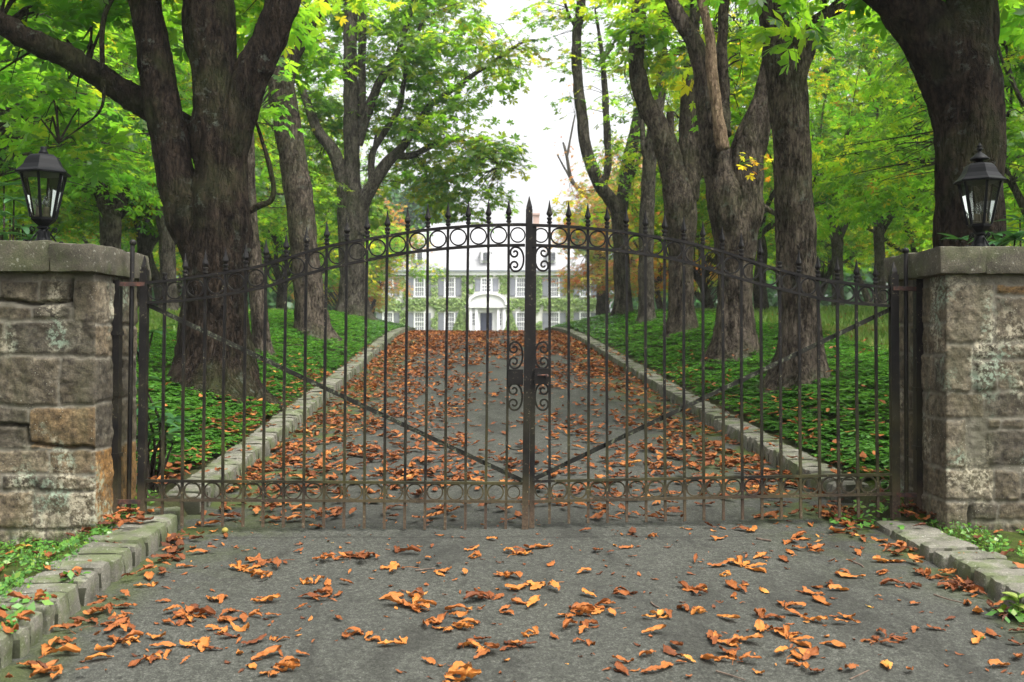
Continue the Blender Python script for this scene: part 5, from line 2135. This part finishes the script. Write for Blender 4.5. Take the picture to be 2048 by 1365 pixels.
rhodo('dark rhododendron with long leaves behind the cracked pillar, beside the domed lantern', gb(0, 6.5),
      [P(q[0], q[1], q[2]) for q in [(28, 400, 6.3), (-10, 425, 6.2), (8, 372, 6.6), (45, 455, 6.5), (-30, 360, 6.4), (5, 470, 6.2), (-40, 450, 6.5), (60, 480, 6.3), (-60, 400, 6.4), (20, 440, 6.8)]], 71, .145)
rhodo('rhododendron sprouting long glossy leaves behind the hinge side of the left gate leaf', gb(300, 6.35),
      [P(q[0], q[1], q[2]) for q in [(305, 665, 6.3), (318, 845, 6.25), (345, 838, 6.4), (290, 815, 6.3), (300, 878, 6.2), (335, 870, 6.5), (282, 760, 6.4), (275, 700, 6.5), (268, 860, 6.3)]], 72, .16)
rhodo('rhododendron with bluish strap leaves behind the pale pillar, beside the tiered lantern', gb(2035, 6.6),
      [P(q[0], q[1], q[2]) for q in [(2030, 480, 6.35), (2052, 462, 6.4), (2003, 486, 6.45), (2075, 440, 6.4), (2040, 440, 6.7), (2090, 480, 6.3), (1985, 470, 6.6), (1920, 480, 6.5)]], 73, .16)


def weed(label, px, py, seed, n=7, L=.07):
    b = on_ground(px, py)
    r = np.random.default_rng(seed)
    root = empty('weed', b, label, 'plant')
    nb = NP()
    for i in range(n):
        a = r.uniform(0, 6.28)
        h = np.array([0, 0, r.uniform(.01, .1)])
        V, Q = long_leaf(np.array(tuple(b)) + h, np.array([math.cos(a), math.sin(a), r.uniform(.1, .9)]), np.array([0, 0, 1.0]), L * r.uniform(.6, 1.1), L * .55, r, .3)
        nb.add(V, Q, r.uniform(.5, .9))
    nb.build('leaves', M['grass'], root)
    st = MB()
    st.tube([b + Vector((0, 0, -.01)), b + Vector((.004, .002, .06)), b + Vector((.0, 0, .11))], [.003, .0025, .0015], 6)
    st.build('stem', M['grass'], root)


weed('small upright green weed growing at the foot of the cracked pillar', 128, 1098, 81)
weed('leafy weed in the gutter at the right edge beside the kerb end', 2036, 1240, 82, 12, .08)
weed('green sprig between the hinge stile and the pale pillar', 1806, 1030, 83, 6, .09)

# ------------------------------------------------------------------ fallen leaves
def dry_leaflet(r, L, nl=9, nw=5, curl=1.0, wid=None):
    s = np.linspace(0, 1, nl)
    w = np.linspace(-1, 1, nw)
    kl = r.uniform(-1.3, 1.8) * curl
    kt = r.uniform(.3, 3.0) * curl * (1 if r.random() < .85 else -1)
    tw = r.uniform(-1.0, 1.0) * curl
    th = r.uniform(-.15, .25) + kl * (s - .45) + .35 * curl * np.sin(s * r.uniform(4, 9) + r.uniform(0, 6))
    dx, dz = np.cos(th), np.sin(th)
    px = np.concatenate([[0], np.cumsum((dx[1:] + dx[:-1]) / 2 / (nl - 1))]) * L
    pz = np.concatenate([[0], np.cumsum((dz[1:] + dz[:-1]) / 2 / (nl - 1))]) * L
    hw = (wid or r.uniform(.13, .21)) * L * np.sin(np.pi * np.clip(s ** 1.35 * .97 + .03, 0, 1)) ** .8 + .002
    ang = w[None, :] * kt / 2 * (.6 + .8 * s[:, None])
    R = hw[:, None] / (abs(kt) / 2 + 1e-3)
    cy = R * np.sin(ang) * np.sign(kt) if kt > 0 else -R * np.sin(ang)
    cy = R * np.sin(np.abs(kt) / 2 * w[None, :] * (.6 + .8 * s[:, None]))
    cz = R * (1 - np.cos(ang)) * np.sign(kt)
    rot = tw * (s - .5)[:, None]
    yy = cy * np.cos(rot) - cz * np.sin(rot)
    zz = cy * np.sin(rot) + cz * np.cos(rot)
    zz = zz + .035 * hw[:, None] * np.sin(s[:, None] * 40 - np.abs(w)[None, :] * 2.5) + r.normal(size=(nl, nw)) * .004 * L / .12
    yy = yy + r.normal(size=(nl, nw)) * .0025 * (np.abs(w)[None, :] > .9) * L / .1
    X = px[:, None] - dz[:, None] * zz
    Z = pz[:, None] + dx[:, None] * zz
    V = np.stack([X, yy, Z], -1).reshape(-1, 3)
    i = np.arange(nl - 1)[:, None] * nw + np.arange(nw - 1)[None, :]
    Q = np.stack([i, i + nw, i + nw + 1, i + 1], -1).reshape(-1, 4)
    return V, Q


def rotz(V, a):
    c, s = math.cos(a), math.sin(a)
    return np.stack([V[:, 0] * c - V[:, 1] * s, V[:, 0] * s + V[:, 1] * c, V[:, 2]], -1)


def settle(parts):
    zmin = min(np.percentile(V[:, 2], 6) for V, Q, t in parts)
    nb = NP()
    cx = np.mean(np.vstack([V for V, Q, t in parts])[:, :2], axis=0)
    for V, Q, t in parts:
        V = V.copy()
        V[:, 2] -= zmin - .001
        V[:, 2] = np.maximum(V[:, 2], .001 + .0004 * np.arange(len(V)) % .002)
        V[:, :2] -= cx
        nb.add(V, Q, t)
    return nb


def stalk(r, L):
    a = r.uniform(0, 6.28)
    pts = np.array([[0, 0, .008], [L * .5, r.normal() * .01, .018], [L, r.normal() * .02, .005]])
    V, Q = sweep(catmull(pts, .02), .0016, 5)
    return rotz(V, a), Q, .0


rl = np.random.default_rng(314)
hi_single, hi_clump, lo_single = [], [], []
for k in range(16):
    V, Q = dry_leaflet(rl, rl.uniform(.09, .16), 11, 7, rl.uniform(.45, 1.0))
    hi_single.append(settle([(V, Q, rl.uniform(0, 1))]))
for k in range(12):
    parts = []
    m = rl.integers(3, 6)
    a0 = rl.uniform(0, 6.28)
    for i in range(m):
        L = rl.uniform(.08, .155)
        V, Q = dry_leaflet(rl, L, 11, 7, rl.uniform(.6, 1.1))
        V[:, 0] += .012
        V[:, 2] -= np.percentile(V[:, 2], 8)
        V[:, 2] += rl.uniform(0, .022)
        V = rotz(V, a0 + i * rl.uniform(.5, 1.2))
        parts.append((V, Q, rl.uniform(0, 1)))
    if rl.random() < .6:
        parts.append(stalk(rl, rl.uniform(.07, .13)))
    hi_clump.append(settle(parts))
for k in range(14):
    V, Q = dry_leaflet(rl, rl.uniform(.09, .14), 6, 4, rl.uniform(.5, 1.0))
    lo_single.append(settle([(V, Q, 0)]))

me_single = [nb.mesh('dry_leaf', smooth=True) for nb in hi_single]
me_clump = [nb.mesh('dry_leaf_cluster', smooth=True) for nb in hi_clump]
for me in me_single + me_clump:
    me.materials.append(M['dry'])

CL = """506 1123 5,581 1125 4,666 1123 8,489 1157 5,526 1143 3,615 1164 4,673 1164 4,331 1164 3,345 1102 6,318 1120 6,366 1137 1,260 1160 4,219 1201 10,239 1219 5,222 1239 5,160 1253 3,325 1236 7,393 1232 13,437 1239 6,294 1277 6,362 1284 13,420 1284 9,342 1311 4,458 1304 2,444 1202 1,530 1202 1,574 1208 2,601 1222 1,513 1232 3,496 1287 2,369 1331 1,273 1338 2,113 1297 5,96 1335 5,68 1284 4,34 1328 6,17 1352 5,540 1325 2,502 1338 1,605 1314 1,639 1349 3,677 1205 3,677 1243 1,191 1314 2,383 1051 4,427 1065 1,
720 1116 7,782 1143 4,785 1096 3,864 1096 1,984 1082 1,871 1126 2,881 1152 1,837 1133 1,943 1101 1,980 1104 4,1031 1103 3,1062 1113 4,1081 1099 2,919 1150 2,1055 1154 3,1038 1181 1,1141 1171 5,1168 1147 1,1103 1130 1,1233 1106 5,1322 1080 3,1233 1058 2,830 1198 3,741 1205 6,840 1219 2,898 1226 3,973 1215 4,1018 1202 3,1066 1212 1,1042 1210 1,1120 1219 5,854 1246 5,898 1256 3,936 1239 2,724 1270 4,785 1273 4,1042 1263 4,973 1280 6,1031 1290 3,980 1308 6,1134 1243 4,1117 1267 5,1110 1287 5,833 1308 4,857 1326 1,915 1359 3,1247 1226 7,1178 1195 1,1250 1191 3,1349 1185 6,1377 1212 4,1356 1236 5,1308 1270 1,1213 1338 2,1322 1332 2,1295 1314 1,1363 1328 1,1383 1294 2,1353 1296 1,
1428 1059 2,1489 1065 2,1438 1080 1,1587 1075 3,1640 1097 4,1580 1108 1,1697 1037 7,1621 1053 1,1663 1065 2,1701 1070 2,1758 1100 4,1716 1111 1,1495 1118 2,1542 1121 2,1425 1130 2,1473 1130 4,1653 1141 4,1663 1129 1,1773 1127 1,1701 1157 1,1765 1151 1,1482 1163 5,1659 1170 2,1663 1192 2,1644 1208 1,1476 1183 2,1416 1189 2,1514 1183 2,1571 1224 4,1577 1205 3,1546 1243 2,1457 1243 1,1602 1252 5,1571 1265 1,1694 1240 1,1704 1255 2,1621 1277 5,1707 1281 4,1463 1290 4,1413 1293 3,1504 1290 2,1558 1303 3,1621 1303 4,1596 1328 4,1634 1347 1,1704 1344 1,1489 1325 3,1432 1322 2,1517 1347 1,1773 1334 1,1821 1347 1,1852 1258 2,1840 1284 3,1900 1243 1,1954 1287 1,1988 1279 2,1998 1336 1,2033 1293 1,1824 1116 4,1862 1157 8,1833 1170 4,1887 1173 4,1938 1186 4,1976 1227 2,1830 1212 1,2033 1255 4,1757 1070 3,1795 1056 3,1843 1075 2,1954 1059 2,2026 1103 3,
640 1055 2,700 1045 3,760 1050 4,610 1058 2,880 1052 3,930 1050 2,1090 1040 3,1130 1045 2,1290 1040 2,1340 1045 2,1400 1040 2,560 1040 3,500 1040 3"""
items = []
for tok in CL.replace('\n', '').split(','):
    a = tok.split()
    items.append((float(a[0]), float(a[1]), int(a[2])))
cap = 295
lab_dry = 'curled orange brown chestnut leaf lying on the asphalt in front of the gate'
lab_clump = 'crumpled cluster of brown chestnut leaflets lying on the asphalt in front of the gate'
count = 0


def drop(me, x, y, z, rz, sc, name, lab, cat):
    global count
    o = bpy.data.objects.new(name, me)
    COL.objects.link(o)
    o.location = (x, y, z)
    sl = float(np.interp(y, _ys, _sl))
    o.rotation_euler = (sl, 0, rz)
    o.scale = (sc, sc, sc * rl.uniform(.8, 1.15))
    tag(o, lab, cat, 'fallen chestnut leaves before the gate')
    count += 1


rest = []
for px, py, n in items:
    g = on_ground(px, py)
    k = max(1, int(round(n * .85)))
    while k > 0 and count < cap:
        sp = .03 * math.sqrt(n) if n > 1 else 0
        x, y = g.x + rl.normal() * sp * 1.35, g.y + rl.normal() * sp
        z = float(road_z(y)) if abs(x - xc(y)) < HALF else float(gz(x, y)) + .02
        if k >= 3 and rl.random() < .8:
            drop(me_clump[rl.integers(len(me_clump))], x, y, z, rl.uniform(0, 6.28), rl.uniform(.55, .88), 'dry_leaf_cluster', lab_clump, 'leaf')
            k -= 3
        else:
            drop(me_single[rl.integers(len(me_single))], x, y, z + rl.uniform(0, .01), rl.uniform(0, 6.28), rl.uniform(.45, .9), 'dry_leaf', lab_dry, 'leaf')
            k -= 1


def litter():
    r = np.random.default_rng(555)
    nb = NP()

    def put(src, x, y, z, sc, t, flat=1.0):
        V = np.vstack(src.V)
        V = rotz(V * sc, r.uniform(0, 6.28))
        V[:, 2] *= flat
        b = 0
        nb.add(V + np.array([x, y, z]), np.vstack(src.F), t)

    # heaps and drifts on the drive behind the gate
    n = 12500
    y = 5.75 + 21.5 * r.uniform(0, 1, n) ** 1.12
    u = r.uniform(-HALF, HALF, n)
    pr = .46 + .75 * fbm(np.stack([u * 1.9, y * 1.25, u * 0], -1), 3, 71)
    pr += .45 * sstep(.9, 1.8, np.abs(u)) + .12 * (u < -.5)
    track = np.exp(-((u + .15 - .03 * (y - 6)) / .32) ** 2) * .34 + np.exp(-((u - 1.15) / .25) ** 2) * .15
    pr -= track
    pr *= np.where(y < 6.4, .5, 1) 
    pr += .25 * sstep(14, 22, y)
    keep = r.uniform(0, 1, n) < np.clip(pr, .02, 1) * .8
    for yy, uu in zip(y[keep], u[keep]):
        x = float(xc(yy)) + uu
        src = hi_single if yy < 8.5 else lo_single
        put(src[r.integers(len(src))], x, yy, float(road_z(yy)) + r.uniform(.002, .02), r.uniform(.6, 1.05) * (1 if yy < 14 else 1.25), np.clip(r.beta(1.6, 2.6), 0, .95))
        if r.random() < .3:
            put(hi_single[r.integers(16)] if yy < 8 else lo_single[r.integers(14)], x + r.normal() * .06, yy + r.normal() * .05, float(road_z(yy)) + r.uniform(.01, .03), r.uniform(.6, 1), r.beta(1.7, 2.4))
    # small broken bits in front
    for k in range(420):
        yy = r.uniform(3.3, 5.8)
        uu = r.uniform(-HALF, HALF)
        put(lo_single[r.integers(14)], float(xc(yy)) + uu, yy, float(road_z(yy)) + .001, r.uniform(.12, .4), r.beta(1.6, 1.8))
    # against the kerbs, on their tops, over the verges and the ground cover
    for side in (-1, 1):
        for k in range(120):
            yy = r.uniform(3.0, 5.6)
            s_ = abs(r.normal()) * .09
            x = float(xc(yy)) + side * (HALF - .03 - s_)
            put(hi_single[r.integers(16)], x, yy, float(road_z(yy)) + r.uniform(.002, .03), r.uniform(.4, .9), r.beta(1.5, 2.8)) if r.random() < .5 else None
        for k in range(150 if side < 0 else 110):
            yy = r.uniform(3.6, 6.0)
            x = float(xc(yy)) + side * (HALF + KW + r.uniform(-.1, 1.3))
            put(hi_single[r.integers(16)], x, yy, float(vz(x, yy)) + .01, r.uniform(.5, .95), r.beta(1.6, 2.6))
        for k in range(130):
            yy = 6.2 + 8 * r.uniform(0, 1) ** 1.6
            s_ = .06 + abs(r.normal()) * .45 if r.random() < .7 else r.uniform(.1, 2.6)
            x = float(xc(yy)) + side * (HALF + KW + s_)
            put(lo_single[r.integers(14)], x, yy, float(gz(x, yy)) + .13 * min(1, s_ / .3) + .02, r.uniform(.6, 1.05), r.beta(1.8, 2))
        for k in range(170 if side < 0 else 60):
            yy = 6.2 + 7 * r.uniform(0, 1) ** 1.3
            s_ = abs(r.normal()) * .10
            x = float(xc(yy)) + side * (HALF + KW + .03 + s_)
            put(hi_single[r.integers(16)], x, yy, float(gz(x, yy)) + .03 + .12 * min(1, s_ / .25), r.uniform(.5, .95), r.beta(1.5, 2.4))
        for k in range(60):
            yy = r.uniform(6.2, 18)
            x = float(xc(yy)) + side * (HALF + r.uniform(.02, KW))
            put(lo_single[r.integers(14)], x, yy, float(road_z(yy)) + .128, r.uniform(.5, .9), r.beta(1.8, 2))
        for k in range(1500 if side > 0 else 500):
            yy = r.uniform(11, 34)
            x = float(xc(yy)) + side * (HALF + KW + r.uniform(2.4, 13))
            put(lo_single[r.integers(14)], x, yy, float(gz(x, yy)) + .04, r.uniform(.8, 1.5), r.beta(2.0, 2))
    # litter heaped at the feet of the gate posts
    for px, py, n_, sp in ((250, 1050, 26, .10), (300, 1060, 10, .1), (1800, 1035, 24, .11), (1700, 1040, 22, .10), (215, 1065, 10, .1), (1850, 1045, 14, .08)):
        g = on_ground(px, py)
        for k in range(n_):
            x, yy = g.x + r.normal() * sp, g.y + r.normal() * sp
            z = float(road_z(yy)) if abs(x - xc(yy)) < HALF else float(gz(x, yy)) + .02
            put(hi_single[r.integers(16)], x, yy, z + r.uniform(0, .05), r.uniform(.5, .9), r.beta(1.3, 3))
    o = nb.build('fallen_leaves', M['dry_mass'], None, True)
    tag(o, kind='stuff')


litter()


def twig(label, px0, py0, px1, py1, rad, seed):
    a, b = on_ground(px0, py0), on_ground(px1, py1)
    r = random.Random(seed)
    mid = (a + b) / 2 + Vector((r.uniform(-.01, .01), r.uniform(-.01, .01), rad * .7))
    nb = NP()
    c = catmull(np.array([tuple(a + Vector((0, 0, rad))), tuple(mid), tuple(b + Vector((0, 0, rad)))]), .012)
    V, Q = sweep(c, np.linspace(rad, rad * .6, len(c)), 8, .2, seed, .0006)
    nb.add(V, Q, 0)
    o = nb.build('twig', M['stick'], None, True)
    tag(o, label, 'twig', 'twigs on the asphalt')


twig('short pale broken twig lying before the right gate leaf', 1513, 1080, 1542, 1085, .0075, 1)
twig('short dark twig beside the bare patch near the right kerb', 1708, 1128, 1727, 1138, .006, 2)
twig('thin twig lying left of the centre leaf clusters', 831, 1144, 871, 1139, .004, 3)
twig('long thin twig in the gutter against the right kerb', 1868, 1192, 1930, 1210, .004, 4)
twig('forked thin twig at the bottom edge, right of the centre', 1432, 1346, 1490, 1364, .004, 5)
twig('thin straight twig at the bottom edge below the yellow leaf row', 1700, 1362, 1738, 1344, .003, 6)
twig('tiny twig by the leaf cluster with an upright stalk', 1302, 1208, 1318, 1219, .005, 7)


def husk(label, px, py, r_, mat):
    g = on_ground(px, py)
    V, Q = [], []
    b = MB()
    n = 16
    for i in range(n):
        pass
    prof = [(r_ * math.cos(t), r_ + r_ * .92 * math.sin(t)) for t in np.linspace(-1.5, 1.5, 12)]
    b.lathe((0, 0, 0), prof, 16)
    V = np.array(b.v)
    V += (V - np.array([0, 0, r_])) * (.12 * fbm(V * 90, 2, 5))[:, None]
    b.v = [tuple(Vector(p) + g) for p in V]
    o = b.build('chestnut_husk', M[mat], None, True)
    tag(o, label, 'chestnut husk')


husk('yellow green chestnut husk lying on the asphalt below the left gate leaf', 450, 1068, .018, 'husk')
husk('small dark brown conker on the asphalt left of the husk', 420, 1093, .011, 'rust')

# ------------------------------------------------------------------ thin haze volume added to imitate glare on the distant house
HAZE = .0006


def haze():
    m = bpy.data.materials.new('added_haze')
    m.use_nodes = True
    nt = m.node_tree
    nt.nodes.clear()
    out = nt.nodes.new('ShaderNodeOutputMaterial')
    pv = nt.nodes.new('ShaderNodeVolumePrincipled')
    pv.inputs['Color'].default_value = (.93, .95, .98, 1)
    pv.inputs['Density'].default_value = HAZE
    nt.links.new(pv.outputs[0], out.inputs['Volume'])
    b = MB()
    b.box((-420, -30, -4.5), (420, 720, 40))
    o = b.build('haze', m)
    tag(o, kind='stuff')


haze()
